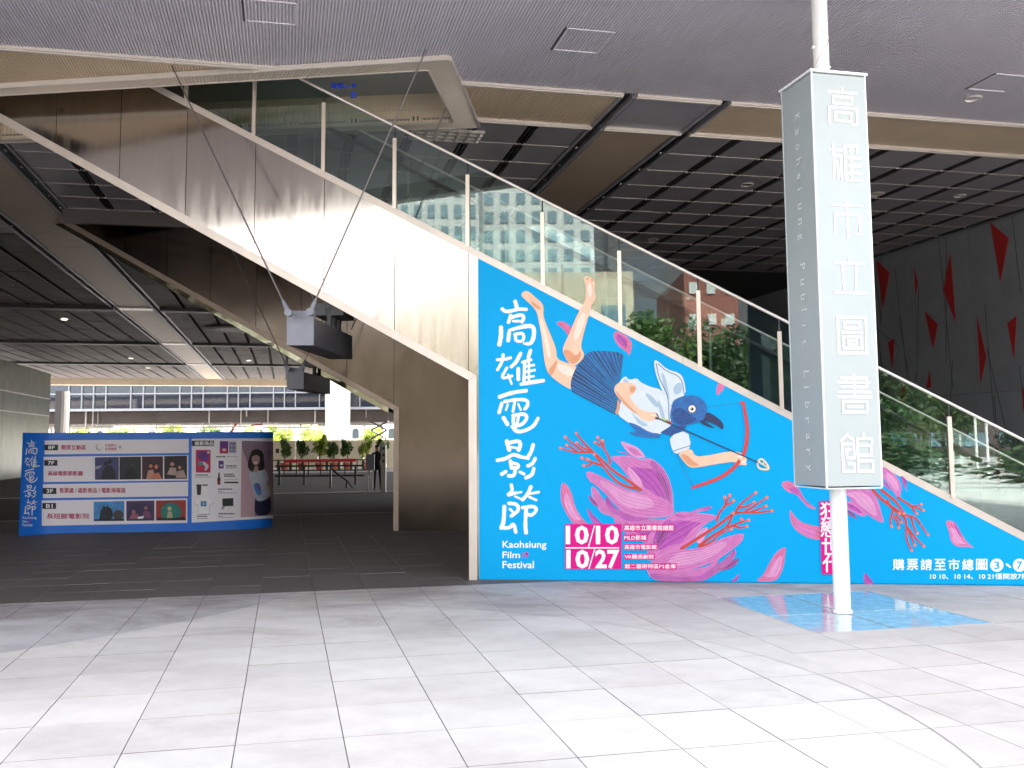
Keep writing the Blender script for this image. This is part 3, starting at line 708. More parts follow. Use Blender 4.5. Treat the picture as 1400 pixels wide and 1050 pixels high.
def petal(pr, pts, base, edge, off, vein=None, dirn=None, sm=2):
    pts = smooth2d(pts, sm); pr.poly(sub(pts, 1.012, (0, 0)), I_pale, off - .0003); pr.poly(pts, base, off)
    if edge: pr.poly(sub(pts, .62, edge[1]), edge[0], off + .0003)
    # fine drawn veins along the petal
    n = len(pts); ia = 0
    far_ = max(((i, j) for i in range(0, n, 2) for j in range(i, n, 2)), key=lambda ij: (pts[ij[0]][0] - pts[ij[1]][0]) ** 2 + (pts[ij[0]][1] - pts[ij[1]][1]) ** 2)
    i, j = far_; A_ = pts[i:j + 1]; B_ = (pts[j:] + pts[:i + 1])[::-1]
    def at(L, w): k = w * (len(L) - 1); q = int(k); r = min(q + 1, len(L) - 1); f = k - q; return (L[q][0] + (L[r][0] - L[q][0]) * f, L[q][1] + (L[r][1] - L[q][1]) * f)
    ln = math.hypot(pts[i][0] - pts[j][0], pts[i][1] - pts[j][1]); nv = max(4, int(ln / 6)); w_ = .30
    for k in range(1, nv):
        h = k / nv; ps = []
        for s_ in range(9):
            w = .10 + .8 * s_ / 8; a = at(A_, w); b = at(B_, w); ps.append((a[0] + (b[0] - a[0]) * h, a[1] + (b[1] - a[1]) * h))
        pr.quads(stroke2d(ps, [w_ * .3] + [w_] * 7 + [w_ * .3], False), vein or (I_dp if k % 3 == 0 else (I_pale if k % 3 == 1 else I_pink)), off + .0005)
    return pts
zF = zoom(740, 580, 1400 / 340); zC = zoom(1060, 600, 1400 / 340); zG = zoom(640, 340, 1400 / 440)
# --- flowers and coral
def loose(off, *items):
    p_ = PRINT(F_)
    for h, (z_, q, c_, e_) in enumerate(items): petal(p_, z_(q), c_, e_, off + .0009 * h)
    p_.done('petal_print', ban)
pr = PRINT(F_)
BL = [  # behind first
 (zF, [(113, 322), (150, 345), (175, 400), (190, 470), (230, 530), (275, 575), (190, 575), (140, 500), (108, 430)], I_rose, (I_pale, (-1, 2))),
 (zF, [(255, 460), (290, 510), (325, 540), (345, 570), (290, 560), (265, 510)], I_pur, None),
 (zF, [(400, 520), (450, 560), (560, 585), (690, 545), (640, 640), (600, 700), (560, 640), (440, 600)], I_pink, (I_pur, (2, -2))),
 (zF, [(283, 345), (320, 370), (350, 430), (400, 470), (460, 490), (530, 520), (600, 540), (700, 530), (690, 552), (620, 575), (520, 580), (450, 565), (400, 515), (340, 505), (310, 450), (285, 400)], I_pink, (I_pur, (3, 1))),
 (zF, [(262, 390), (300, 430), (330, 470), (300, 460), (272, 430)], I_dp, None),
 (zF, [(442, 90), (490, 110), (545, 130), (575, 165), (590, 190), (540, 188), (505, 175), (470, 140)], I_pale, (I_pink, (1, 1))),
 (zF, [(412, 148), (450, 152), (500, 170), (520, 190), (470, 165)], I_pur, None),
 (zF, [(385, 188), (430, 178), (510, 182), (560, 200), (600, 190), (640, 205), (690, 250), (720, 310), (738, 380), (742, 450), (742, 500), (700, 515), (640, 430), (580, 385), (540, 360), (500, 310), (440, 230)], I_pink, (I_pur, (5, 3))),
 (zF, [(600, 200), (650, 215), (700, 270), (730, 350), (742, 460), (730, 500), (700, 400), (660, 300)], I_pur, (I_dp, (0, 2))),
 (zF, [(480, 230), (520, 260), (560, 310), (575, 360), (540, 350), (500, 300)], I_pale, None),
 (zF, [(600, 690), (610, 620), (650, 570), (745, 500), (800, 493), (850, 498), (900, 503), (950, 508), (1002, 520), (960, 540), (900, 580), (860, 640), (820, 690), (780, 705), (700, 730), (640, 760), (600, 770)], I_pink, (I_pur, (-3, 1))),
 (zF, [(640, 600), (690, 550), (740, 530), (720, 600), (680, 680), (620, 720)], I_pur, (I_dp, (0, 0))),
 (zF, [(740, 505), (800, 512), (850, 490), (900, 468), (975, 460), (930, 488), (880, 492), (840, 520), (780, 530)], I_pur, (I_pink, (0, 0))),
 (zF, [(860, 640), (900, 590), (945, 575), (920, 640), (890, 680)], I_pale, None),
]
k = 0
loose(O, BL[0])
for z_, q, c_, e_ in BL[1:]: petal(pr, z_(q), c_, e_, O + .0003 * k, sm=2); k += 1
def coral(pr, z_, lines, w, off, tips=True):
    for i, L in enumerate(lines):
        L2 = smooth2d(z_(L), 2, False); n = len(L2)
        ws = [w * (1 - .55 * j / n) * (1 if i < 2 else .72) for j in range(n)]
        pr.quads(stroke2d(L2, [a + .4 for a in ws], True), I_pale, off); pr.quads(stroke2d(L2, ws, True), I_red, off + .0006)
        if tips and L[-1] != L[0]: pr.poly(circle2d(L2[-1], w * .52, 10), I_redl, off + .0012)
cA = [[(560, 370), (480, 310), (400, 260), (330, 190), (280, 145), (235, 100), (198, 52)], [(555, 368), (440, 340), (370, 265), (300, 170)], [(290, 155), (200, 160), (160, 150), (108, 135)], [(235, 150), (190, 120), (135, 72)], [(275, 150), (230, 130), (200, 103)], [(200, 155), (170, 130), (143, 118)],
      [(388, 220), (380, 180), (350, 130), (318, 75)], [(350, 135), (352, 115), (345, 92)], [(330, 120), (318, 112), (303, 102)], [(345, 235), (300, 215), (260, 205), (228, 190)], [(320, 225), (285, 215), (262, 198)], [(290, 215), (262, 235), (238, 232)]]
cB = [[(790, 700), (900, 630), (1010, 560), (1080, 500), (1140, 495), (1200, 500), (1300, 487)], [(890, 685), (960, 630), (1050, 580), (1080, 500)], [(1090, 500), (1120, 450), (1160, 420), (1208, 385)], [(1150, 490), (1200, 460), (1270, 412)], [(1180, 495), (1230, 475), (1266, 461)], [(1110, 470), (1160, 462), (1198, 440)],
      [(1055, 580), (1110, 555), (1168, 540)], [(1080, 570), (1120, 585), (1158, 575)], [(1120, 555), (1130, 540), (1128, 535)], [(990, 545), (1000, 500), (1030, 465), (1062, 400)], [(1035, 465), (1040, 440), (1033, 412)], [(1048, 450), (1068, 445), (1083, 430)], [(900, 690), (960, 665), (1000, 620), (1070, 590)]]
coral(pr, zF, cA, 4.2, O + .0046); coral(pr, zF, cB, 4.6, O + .0046)
k = 24
for z_, q, c_, e_ in [
 (zF, [(250, 265), (300, 275), (350, 300), (390, 320), (430, 345), (500, 375), (570, 385), (640, 400), (700, 420), (745, 470), (745, 500), (700, 520), (640, 530), (560, 525), (480, 505), (430, 470), (380, 410), (320, 350), (270, 320)], I_pink, (I_pale, (-4, -1))),
 (zF, [(640, 760), (700, 720), (780, 705), (860, 702), (920, 690), (980, 660), (1050, 630), (1142, 612), (1130, 660), (1080, 700), (1040, 730), (980, 770), (900, 800), (800, 830), (700, 840), (640, 870), (600, 840), (600, 800)], I_pink, (I_pale, (3, -1))),
 (zF, [(600, 840), (700, 842), (800, 832), (900, 810), (1000, 790), (1050, 740), (1090, 700), (1097, 730), (1060, 790), (1000, 830), (940, 868), (900, 884), (680, 884), (630, 870)], I_pur, (I_pink, (-4, 0))),
 (zF, [(1120, 745), (1100, 790), (1050, 820), (960, 830), (1010, 800), (1060, 780)], I_dp, None)]:
    petal(pr, z_(q), c_, e_, O + .0003 * k); k += 1
pr.done('flower_print', ban)
for it in [(zF, [(1380, 685), (1372, 740), (1365, 800), (1340, 860), (1310, 884), (1200, 884), (1250, 850), (1280, 790), (1320, 720)], I_rose, (I_pale, (1, 2))),
 (zF, [(1120, 833), (1105, 884), (1062, 884), (1090, 865)], I_pur, None)]: loose(O, it)
pr = PRINT(F_); k = 0
CL = [
 (zC, [(35, 250), (60, 235), (100, 245), (140, 290), (170, 350), (240, 398), (190, 390), (150, 350), (120, 310), (70, 300), (40, 270)], I_rose, (I_pur, (3, 2))),
 (zC, [(80, 388), (110, 440), (160, 480), (270, 495), (270, 572), (190, 560), (120, 520), (85, 470)], I_rose, (I_pink, (0, 3))),
 (zC, [(600, 150), (650, 180), (690, 220), (712, 270), (700, 342), (670, 310), (640, 260), (595, 205)], I_pink, (I_pale, (1, 0))),
 (zC, [(590, 215), (640, 265), (655, 300), (610, 262)], I_pur, None), (zC, [(700, 200), (742, 230), (738, 280), (748, 308), (722, 262)], I_pur, None),
 (zC, [(380, 300), (300, 270), (420, 240), (540, 285), (580, 350), (600, 430), (612, 475), (560, 455), (500, 410), (440, 370), (405, 310)], I_pink, (I_pale, (3, 2))),
 (zC, [(380, 340), (440, 360), (480, 390), (522, 432), (480, 437), (440, 410), (390, 390)], I_pink, (I_pur, (0, 0))), (zC, [(385, 395), (430, 410), (472, 456), (420, 435)], I_dp, None),
 (zC, [(955, 465), (985, 458), (1020, 480), (1050, 540), (1085, 590), (1125, 615), (1080, 605), (1020, 608), (985, 570), (980, 520)], I_rose, (I_pale, (-1, 2))),
 (zC, [(1000, 462), (1022, 482), (1050, 540), (1060, 560), (1025, 530)], I_pur, None),
 (zC, [(500, 745), (530, 780), (560, 822), (495, 822)], I_pur, None),
 (zG, [(378, 322), (410, 312), (450, 340), (446, 372), (438, 385), (420, 352)], I_rose, None),
 (zG, [(632, 362), (660, 362), (690, 380), (712, 405), (712, 430), (700, 470), (694, 450), (660, 430), (635, 395)], I_rose, (I_pur, (-2, -2))),
 (zG, [(1084, 580), (1120, 598), (1100, 625), (1078, 644)], I_rose, None)]
for it in (CL[0], CL[1], CL[10], CL[11], CL[12], CL[13]): loose(O, it)
loose(O, CL[8], CL[9])
for z_, q, c_, e_ in CL[2:8]:
    petal(pr, z_(q), c_, e_, O + .0003 * k); k += 1
coral(pr, zC, [[(550, 290), (620, 360), (700, 410), (735, 450), (740, 500), (735, 560), (768, 628)], [(600, 290), (680, 350), (725, 420)], [(735, 430), (790, 440), (830, 500), (860, 540)], [(745, 500), (790, 560), (837, 605)], [(750, 510), (770, 560), (785, 598)], [(765, 440), (780, 500), (800, 532)],
              [(690, 330), (770, 380), (835, 402)], [(755, 375), (790, 380), (822, 370)], [(770, 385), (780, 405), (797, 420)], [(630, 345), (660, 400), (700, 420)], [(665, 400), (645, 460), (655, 493)], [(668, 440), (690, 470), (695, 500)], [(680, 430), (705, 455), (710, 470)]], 4.2, O + .0042)
pr.done('flower_print', ban)
# --- archer
pr = PRINT(F_)
def sh_(pts, m, k, sm=1): pr.poly(smooth2d(zG(pts), sm) if sm else zG(pts), m, O + .0066 + .0004 * k)
leg1 = [(226, 200), (248, 182), (266, 187), (292, 210), (326, 240), (329, 268), (326, 290), (346, 345), (368, 395), (384, 440), (386, 480), (430, 497), (480, 515), (470, 570), (455, 618), (400, 587), (360, 555), (342, 530), (332, 490), (325, 430), (318, 370), (306, 310), (300, 278), (282, 252), (255, 228)]
leg2 = [(503, 127), (512, 120), (530, 124), (547, 132), (553, 150), (550, 185), (557, 215), (546, 236), (538, 244), (535, 262), (522, 300), (508, 350), (497, 390), (490, 430), (510, 465), (480, 500), (455, 512), (440, 500), (420, 470), (410, 440), (418, 415), (440, 370), (460, 320), (478, 280), (495, 255), (508, 230), (514, 200), (512, 160)]
sh_(leg1, I_skin, 0); sh_([(345, 530), (370, 505), (385, 480), (388, 500), (372, 540), (360, 556)], I_skin2, 1); sh_([(310, 300), (322, 300), (350, 400), (362, 470), (348, 480), (335, 420)], I_skinl, 1); sh_([(380, 495), (440, 512), (468, 530), (452, 560), (400, 540)], I_skinl, 1); sh_([(268, 222), (300, 245), (320, 262), (300, 262), (280, 245)], I_skin2, 1)
sh_(leg2, I_skin, 0); sh_([(412, 440), (440, 440), (470, 470), (490, 440), (492, 470), (470, 500), (445, 500), (422, 472)], I_skin2, 1); sh_([(480, 300), (505, 270), (512, 300), (490, 370), (470, 400), (455, 390)], I_skinl, 1); sh_([(520, 150), (535, 150), (540, 200), (530, 215), (522, 190)], I_skinl, 1)
for kx in range(4): sh_(circle2d((509 + kx * 10, 128 + kx * 3), 6), I_skin2 if kx % 2 else I_skin, 2, 0)
hem = [(452, 622), (446, 600), (447, 578), (455, 550), (466, 525), (480, 503), (495, 485), (505, 468), (520, 452), (545, 446), (580, 444), (620, 447), (650, 450), (678, 462)]
wst = [(642, 722), (645, 705), (648, 688), (650, 672), (650, 656), (648, 642), (645, 630), (643, 618), (645, 606), (650, 594), (656, 582), (661, 568), (665, 545), (668, 520)]
sh_(hem + wst[::-1], I_teal, 3, 0)
def lerp2(a, b, w): return (a[0] + (b[0] - a[0]) * w, a[1] + (b[1] - a[1]) * w)
def along(L, w): kf = w * (len(L) - 1); q = min(int(kf), len(L) - 2); return lerp2(L[q], L[q + 1], kf - q)
for kx in range(22):
    w = kx / 22; c_ = [I_navy, I_deep, I_teal][0 if (kx < 9 and kx % 2 == 0) or kx % 5 == 0 else 1]
    sh_([along(hem, w), along(hem, w + (.026 if kx > 9 else .034)), along(wst, w + .018), along(wst, w)], c_, 4, 0)
for kx in range(40):
    w = random.random() * .96; a = along(hem, w); b = along(wst, w + .01); pr.quads(stroke2d(zG([lerp2(a, b, random.random() * .4), lerp2(a, b, .6 + random.random() * .3)]), .45, False), random.choice([I_deep, I_navy, I_teal]), O + .0086)
sh_([(650, 650), (664, 680), (652, 722), (638, 718), (648, 690)], I_skin2, 5)
sh_([(662, 575), (684, 552), (700, 572), (735, 562), (748, 580), (790, 600), (840, 612), (862, 650), (872, 690), (884, 760), (872, 785), (850, 802), (800, 812), (760, 790), (720, 770), (690, 752), (648, 722), (662, 680), (668, 650), (640, 610)], I_cloth, 5)
for q in ([(760, 620), (800, 640), (840, 690), (810, 690)], [(700, 700), (740, 740), (790, 770), (750, 775)], [(820, 640), (850, 700), (860, 760), (840, 740)], [(680, 560), (700, 575), (690, 590), (672, 580)]): sh_(q, I_clsh, 6)
sh_([(690, 752), (735, 765), (790, 800), (838, 804), (832, 826), (780, 822), (730, 815), (692, 797), (740, 800)], I_bird, 7)
sh_([(835, 800), (880, 772), (952, 768), (942, 788), (880, 815)], I_deep, 7, 0)
sh_([(875, 815), (955, 788), (972, 865), (935, 880), (902, 896), (885, 870)], I_cloth, 8)
pr.quads(stroke2d(zG([(893, 880), (968, 856)]), 1.0, False), I_line, O + .0066 + .0004 * 9)
sh_([(908, 885), (970, 866), (988, 905), (1040, 900), (1110, 886), (1160, 880), (1200, 893), (1216, 915), (1202, 935), (1180, 944), (1160, 925), (1080, 937), (1000, 952), (965, 953), (940, 930)], I_skin, 7)
sh_([(920, 895), (945, 930), (970, 948), (1010, 944), (980, 925), (950, 895)], I_skin2, 8)
for kx, (x_, y_) in enumerate([(1172, 905), (1180, 916), (1186, 927), (1190, 937)]): sh_(circle2d((x_ + 12, y_), 15 - kx, 12, 6), I_skin if kx % 2 else I_skinl, 12, 0)
sh_([(636, 600), (655, 582), (690, 580), (725, 588), (736, 606), (722, 632), (702, 642), (720, 670), (750, 700), (790, 712), (815, 710), (826, 725), (820, 742), (790, 752), (760, 745), (735, 722), (690, 690), (652, 648), (636, 622)], I_skin, 9)
sh_([(640, 612), (662, 640), (700, 684), (740, 720), (725, 716), (685, 684), (650, 645)], I_skin2, 10); sh_([(700, 600), (728, 598), (728, 618), (708, 632)], I_skin2, 10)
for kx in range(4): sh_(circle2d((800 + kx * 6, 716 + kx * 8), 14 - kx * 2, 12, 5), I_skinl if kx % 2 else I_skin, 11, 0)
sh_([(722, 562), (746, 572), (738, 636), (728, 634), (734, 600)], I_cloth, 11)
sh_([(808, 483), (828, 490), (865, 525), (920, 540), (940, 570), (949, 636), (905, 652), (890, 664), (882, 700), (884, 752), (868, 762), (866, 720), (862, 650), (840, 610), (825, 570), (812, 530)], I_cloth, 10)
sh_([(838, 530), (860, 560), (870, 620), (880, 660), (868, 650), (850, 600)], I_clsh, 11); sh_([(890, 600), (925, 575), (935, 620), (900, 640)], I_clsh, 11)
pr.quads(stroke2d(smooth2d(zG([(818, 498), (830, 560), (850, 600), (872, 650), (874, 750)]), 1, False), 1.1, False), I_line, O + .0112); pr.quads(stroke2d(smooth2d(zG([(826, 500), (865, 535), (912, 550), (932, 580), (940, 632)]), 1, False), 1.1, False), I_line, O + .0112)
sh_([(905, 655), (940, 640), (985, 636), (1020, 653), (1040, 685), (1039, 715), (1032, 737), (1000, 756), (960, 766), (920, 770), (895, 762), (877, 740), (880, 705), (890, 675)], I_bird, 12, 2)
sh_([(890, 700), (930, 690), (960, 720), (1000, 740), (970, 762), (920, 768), (886, 745)], I_birdd, 13, 2)
for kx in range(60):
    a = random.uniform(0, 6.28); r_ = random.uniform(0, 1) ** .5; c_ = (958 + 72 * r_ * math.cos(a), 702 + 56 * r_ * math.sin(a)); pr.quads(stroke2d(zG([c_, (c_[0] - 14, c_[1] + random.uniform(-8, 8))]), .45, False), random.choice([I_birdd, I_teal, I_deep]), O + .0125)
sh_([(1036, 710), (1060, 718), (1095, 743), (1112, 766), (1108, 790), (1085, 770), (1050, 754), (1018, 748), (1030, 735)], I_beak, 14); sh_([(1020, 745), (1045, 762), (1077, 781), (1050, 778), (1002, 754)], I_beak, 14)
for r_, c_ in ((19, I_brown), (15.5, M_wprint), (7.5, M_black)): pr.poly(zG(circle2d((974, 697), r_)), c_, O + .013 + .0003 * (20 - r_) / 4)
pr.poly(zG(circle2d((971, 694), 2.4, 8)), M_wprint, O + .0146)
bowp = smooth2d(zG([(1186, 672), (1198, 666), (1200, 690), (1212, 750), (1216, 800), (1208, 870), (1190, 912), (1160, 950), (1110, 990), (1050, 1015), (990, 1034), (976, 1040)]), 2, False)
pr.quads(stroke2d(bowp, [3.0 + 2.2 * math.sin(math.pi * j / len(bowp)) for j in range(len(bowp))], True), I_bow, O + .0108)
pr.quads(stroke2d(zG([(1195, 668), (1040, 690)]), .35, False), I_line, O + .0104); pr.quads(stroke2d(zG([(978, 1036), (905, 895)]), .45, False), I_line, O + .0104)
pr.quads(stroke2d(zG([(816, 734), (1262, 930)]), 1.7, False), I_navy, O + .0126)
sh_([(830, 735), (862, 740), (880, 758), (845, 752)], ink('feather_green', 190, 215, 120), 15); sh_([(858, 745), (885, 752), (888, 768), (868, 760)], ink('feather_red', 205, 70, 80), 15)
for q in ([(812, 738), (826, 742)], [(820, 716), (830, 738)]): pr.quads(stroke2d(zG(q), 1.4, False), I_navy, O + .0128)
hp = smooth2d(zG([(1262, 955), (1258, 930), (1270, 914), (1285, 918), (1298, 934), (1312, 958), (1290, 962)]), 2)
pr.quads(stroke2d(hp + [hp[0]], 2.6, False), I_cream, O + .0108); pr.quads(stroke2d(zG([(1262, 925), (1308, 955)]), 2.0, False), I_cream, O + .0112); pr.quads(stroke2d(zG([(1284, 938), (1290, 920)]), 1.8, False), I_cream, O + .0112)
pr.done('archer_print', ban)
# --- lettering on the banner
z2 = zoom(680, 400, 5.25); z3 = zoom(680, 590, 5.25)
CAL = {
 'a': (z2, [([(128, 65), (135, 90), (142, 115)], 28), ([(35, 118), (60, 138), (100, 132), (150, 118), (208, 120)], 25), ([(96, 165), (88, 190), (80, 212)], 25), ([(100, 180), (140, 165), (180, 160), (192, 178), (176, 210)], 24), ([(115, 205), (160, 205)], 18),
            ([(85, 272), (150, 252), (235, 235), (264, 255), (262, 320), (240, 370), (190, 365)], [22, 26, 30, 32, 30, 26, 14]), ([(26, 250), (26, 320), (14, 372)], 30), ([(84, 290), (78, 345)], 28), ([(125, 300), (190, 288), (188, 350), (132, 350), (130, 310)], 22)]),
 'b': (z2, [([(0, 482), (50, 480), (95, 468)], 22), ([(42, 445), (34, 500), (0, 555)], 22), ([(68, 540), (22, 622), (105, 598)], 20), ([(78, 590), (102, 655)], 16), ([(168, 435), (135, 500), (100, 532)], 25), ([(150, 545), (150, 622)], 27), ([(238, 415), (222, 465)], 24), ([(180, 500), (242, 482)], 20), ([(196, 500), (190, 650)], 22),
            ([(200, 530), (262, 520)], 18), ([(198, 570), (268, 556)], 18), ([(192, 612), (262, 600)], 18), ([(170, 658), (250, 642), (330, 632)], [22, 28, 26]), ([(226, 470), (226, 640)], 16)]),
 'c': (z2, [([(18, 748), (110, 716), (206, 704)], 28), ([(32, 795), (12, 862)], 25), ([(55, 782), (150, 765), (218, 772), (218, 812), (198, 835)], 24), ([(128, 765), (112, 852)], 20), ([(75, 802), (62, 842)], 15), ([(150, 800), (168, 842)], 15), ([(45, 900), (72, 945)], 29), ([(112, 882), (200, 868), (216, 905), (165, 958), (112, 948), (116, 895)], 25), ([(152, 880), (142, 950), (122, 985)], 22), ([(104, 962), (140, 1002), (205, 990), (262, 958), (292, 902)], [20, 26, 26, 24, 22])]),
 'd': (z3, [([(68, 70), (86, 132)], 30), ([(98, 78), (155, 65), (168, 95), (152, 132)], 27), ([(100, 112), (150, 120)], 17), ([(0, 206), (60, 196), (115, 160), (165, 182), (220, 190)], 26), ([(257, 95), (242, 150), (215, 188)], 27), ([(94, 212), (102, 262)], 27), ([(105, 225), (156, 235), (146, 265), (110, 262)], 22), ([(130, 258), (122, 320), (82, 318)], 26), ([(32, 305), (60, 288)], 26), ([(162, 290), (192, 305)], 20), ([(272, 192), (255, 230), (220, 246)], 25), ([(262, 265), (250, 312), (205, 332)], 25)]),
 'e': (z3, [([(100, 383), (110, 430), (62, 462), (130, 440)], 24), ([(120, 445), (172, 434)], 15), ([(128, 466), (166, 482)], 15), ([(240, 398), (218, 450), (180, 490)], 26), ([(225, 448), (298, 434)], 18), ([(230, 470), (280, 492)], 17), ([(82, 515), (142, 520), (156, 565), (100, 606)], 26), ([(50, 540), (46, 650), (28, 692)], 30), ([(90, 556), (112, 578)], 18), ([(50, 692), (92, 690), (118, 655), (132, 722)], 25), ([(180, 546), (262, 534), (286, 560), (250, 602), (222, 596)], 24), ([(206, 556), (200, 680), (206, 725)], 27)])}
def brush(pr, z_, strokes, m, off, xf=lambda p: p, ws=1.0):
    for L, w in strokes:
        n = len(L); w = w if isinstance(w, list) else [w] * n
        pts = smooth2d([p for p in L], 2, False); k_ = [w[min(n - 1, int(round(j * (n - 1) / (len(pts) - 1))))] * (1 + random.uniform(-.10, .10)) / 5.25 * ws for j in range(len(pts))]
        pr.quads(stroke2d([xf(p) for p in z_(pts)], k_, True), m, off); off += .00002
for key in 'abcde':
    pr = PRINT(F_); z_, s_ = CAL[key]; brush(pr, z_, s_, M_wprint, O); pr.done('calligraphy_character', ban)
pr = PRINT(F_)
for tx, bx in (('Kaohsiung', (687, 739.5, 747, 752)), ('Film', (687, 754, 711, 763)), ('Festival', (687, 767, 730, 777))): p2 = PRINT(F_); p2.text(tx, bx, M_wprint, O, bold=.012); p2.done('festival_name', ban)
pr.quads(stroke2d([(715, 755.5), (715, 762)], 1.6, False), M_mag, O); pr.poly(circle2d((720, 757), 2.1), M_mag, O); pr.quads(stroke2d([(721.6, 757), (721, 760), (718.6, 763)], 1.5, False), M_mag, O + .0001)
pr.done('year_mark', ban)
zD = zoom(760, 700, 1400 / 180)
def ZB(x0, y0, x1, y1): return (760 + x0 / 7.778, 700 + y0 / 7.778, 760 + x1 / 7.778, 700 + y1 / 7.778)
OT = O + .011
pr = PRINT(F_); pr.poly(zD(rect(98, 128, 697, 605)), M_mag, OT)
for tx, x0, x1, y0, y1 in (('10', 105, 350, 143, 346), ('10', 425, 670, 143, 346), ('10', 110, 355, 400, 603), ('27', 418, 675, 400, 603)): pr.text(tx, ZB(x0, y0, x1, y1), M_wprint, OT + .0006, bold=.03)
pr.poly(zD(rect(103, 376, 673, 388)), M_wprint, OT + .0006)
for q in ([(405, 143), (417, 143), (352, 374), (340, 374)], [(408, 392), (419, 392), (357, 605), (345, 605)]): pr.poly(zD(q), M_wprint, OT + .0006)
pr.done('date_block', ban)
pr = PRINT(F_)
for tx, x0, y0, x1, y1 in (('高雄市立圖書館總館', 722, 132, 1260, 205), ('MLD影城', 722, 238, 972, 306), ('高雄市電影館', 724, 340, 1080, 405), ('VR體感劇院', 728, 443, 1052, 507), ('駁二藝術特區P3倉庫', 728, 545, 1285, 611)):
    pr.poly(zD(rect(x0, y0, x1, y1)), M_mag, OT); pr.text(tx, ZB(x0 + 6, y0 + 9, x1 - 10, y1 - 9), M_wprint, OT + .0006, bold=.012)
pr.done('venue_list', ban)
pr = PRINT(F_); pr.poly(zC([(247, 350), (372, 350), (384, 762), (262, 762)]), M_mag, OT)
def CBX(x0, y0, x1, y1): return (1060 + x0 / 4.118, 600 + y0 / 4.118, 1060 + x1 / 4.118, 600 + y1 / 4.118)
for tx, x0, y0 in (('狂', 253, 358), ('戀', 256, 456), ('世', 262, 556), ('代', 266, 654)): pr.text(tx, CBX(x0, y0, x0 + 108, y0 + 96), M_wprint, OT + .0006, bold=.012)
pr.done('theme_strip', ban)
pr = PRINT(F_)
for i_, ch in enumerate('購票請至市總圖'): pr.text(ch, CBX(663 + 78 * i_, 677, 663 + 78 * i_ + 62, 738), M_wprint, O, bold=.018)
pr.poly(zC(circle2d((1247, 711), 37, 24)), M_wprint, O); pr.text('3', CBX(1231, 690, 1263, 734), M_blue, O + .0006, bold=.02)
pr.quads(stroke2d(zC([(1303, 706), (1322, 722)]), 2.6), M_wprint, O)
pr.poly(zC(circle2d((1375, 711), 37, 24)), M_wprint, O); pr.text('7', CBX(1359, 690, 1391, 734), M_blue, O + .0006, bold=.02)
for i_, ch in enumerate('樓'): pr.text(ch, CBX(1430, 677, 1492, 738), M_wprint, O, bold=.018)
pr.text('10 10、10 14、10 21僅開放7樓', CBX(872, 757, 1425, 790), M_wprint, O, bold=.015)
pr.done('ticket_notice', ban)

# ================================================================== PYLON SIGN
PC = gz(1152, 838, 0); HB = .305; ZB0, ZB1 = 1.235, 5.36
py_ = thing('library_sign', 'tall white frosted glass sign box on a white pole in front of the banner', 'sign', PC)
mb = MB(); mb.tube([PC + UP * .02, PC + UP * (CZ + .1)], .081, 28); mb.tube([PC + UP * .004, PC + UP * .03], .095, 28); mb.build('pole', M_white, py_)
mb = MB(); mb.tube([PC + UP * 5.75 - GT * .08, PC + UP * 5.75 - GT * .10], .02, 8); mb.tube([PC + UP * 5.55 + GT * .08, PC + UP * 5.55 + GT * .10], .015, 8); mb.build('pole_fitting', M_white, py_)
wr = []
for k in range(40): a = 2.6 + k * .14; wr.append(PC + GT * .084 * math.cos(a) + GN * .084 * math.sin(a) + UP * (5.45 + k * .018))
mb = MB(); mb.tube(wr, .004, 5); mb.build('pole_wire', M_trim, py_)
faces = [(-GN, GT), (GN, -GT), (-GT, -GN), (GT, GN)]
for n_, s_ in faces:
    c_ = PC + n_ * (HB - .008) + UP * (ZB0 + ZB1) / 2
    mb = MB(); mb.box(c_, HB * 2 - .034, .012, ZB1 - ZB0 - .03, s_, n_); mb.build('glass_face', M_frost, py_)
for sx in (-1, 1):
    for sy in (-1, 1):
        mb = MB(); mb.box(PC + GT * sx * (HB - .008) + GN * sy * (HB - .008) + UP * (ZB0 + ZB1) / 2, .016, .016, ZB1 - ZB0, GT, GN); mb.build('corner_edge', M_edge, py_)
mb = MB(); mb.box(PC + UP * (ZB1 + .012), HB * 2 + .03, HB * 2 + .03, .024, GT, GN); mb.build('top_cap', M_white, py_)
mb = MB(); mb.box(PC + UP * (ZB0 - .006), HB * 2 - .01, HB * 2 - .01, .012, GT, GN); mb.build('base_plate', M_edge, py_)
mb = MB(); mb.box(PC + UP * (ZB0 + ZB1) / 2, HB * 1.5, HB * 1.5, ZB1 - ZB0 - .08, GT, GN); mb.build('inner_core', M_white, py_)
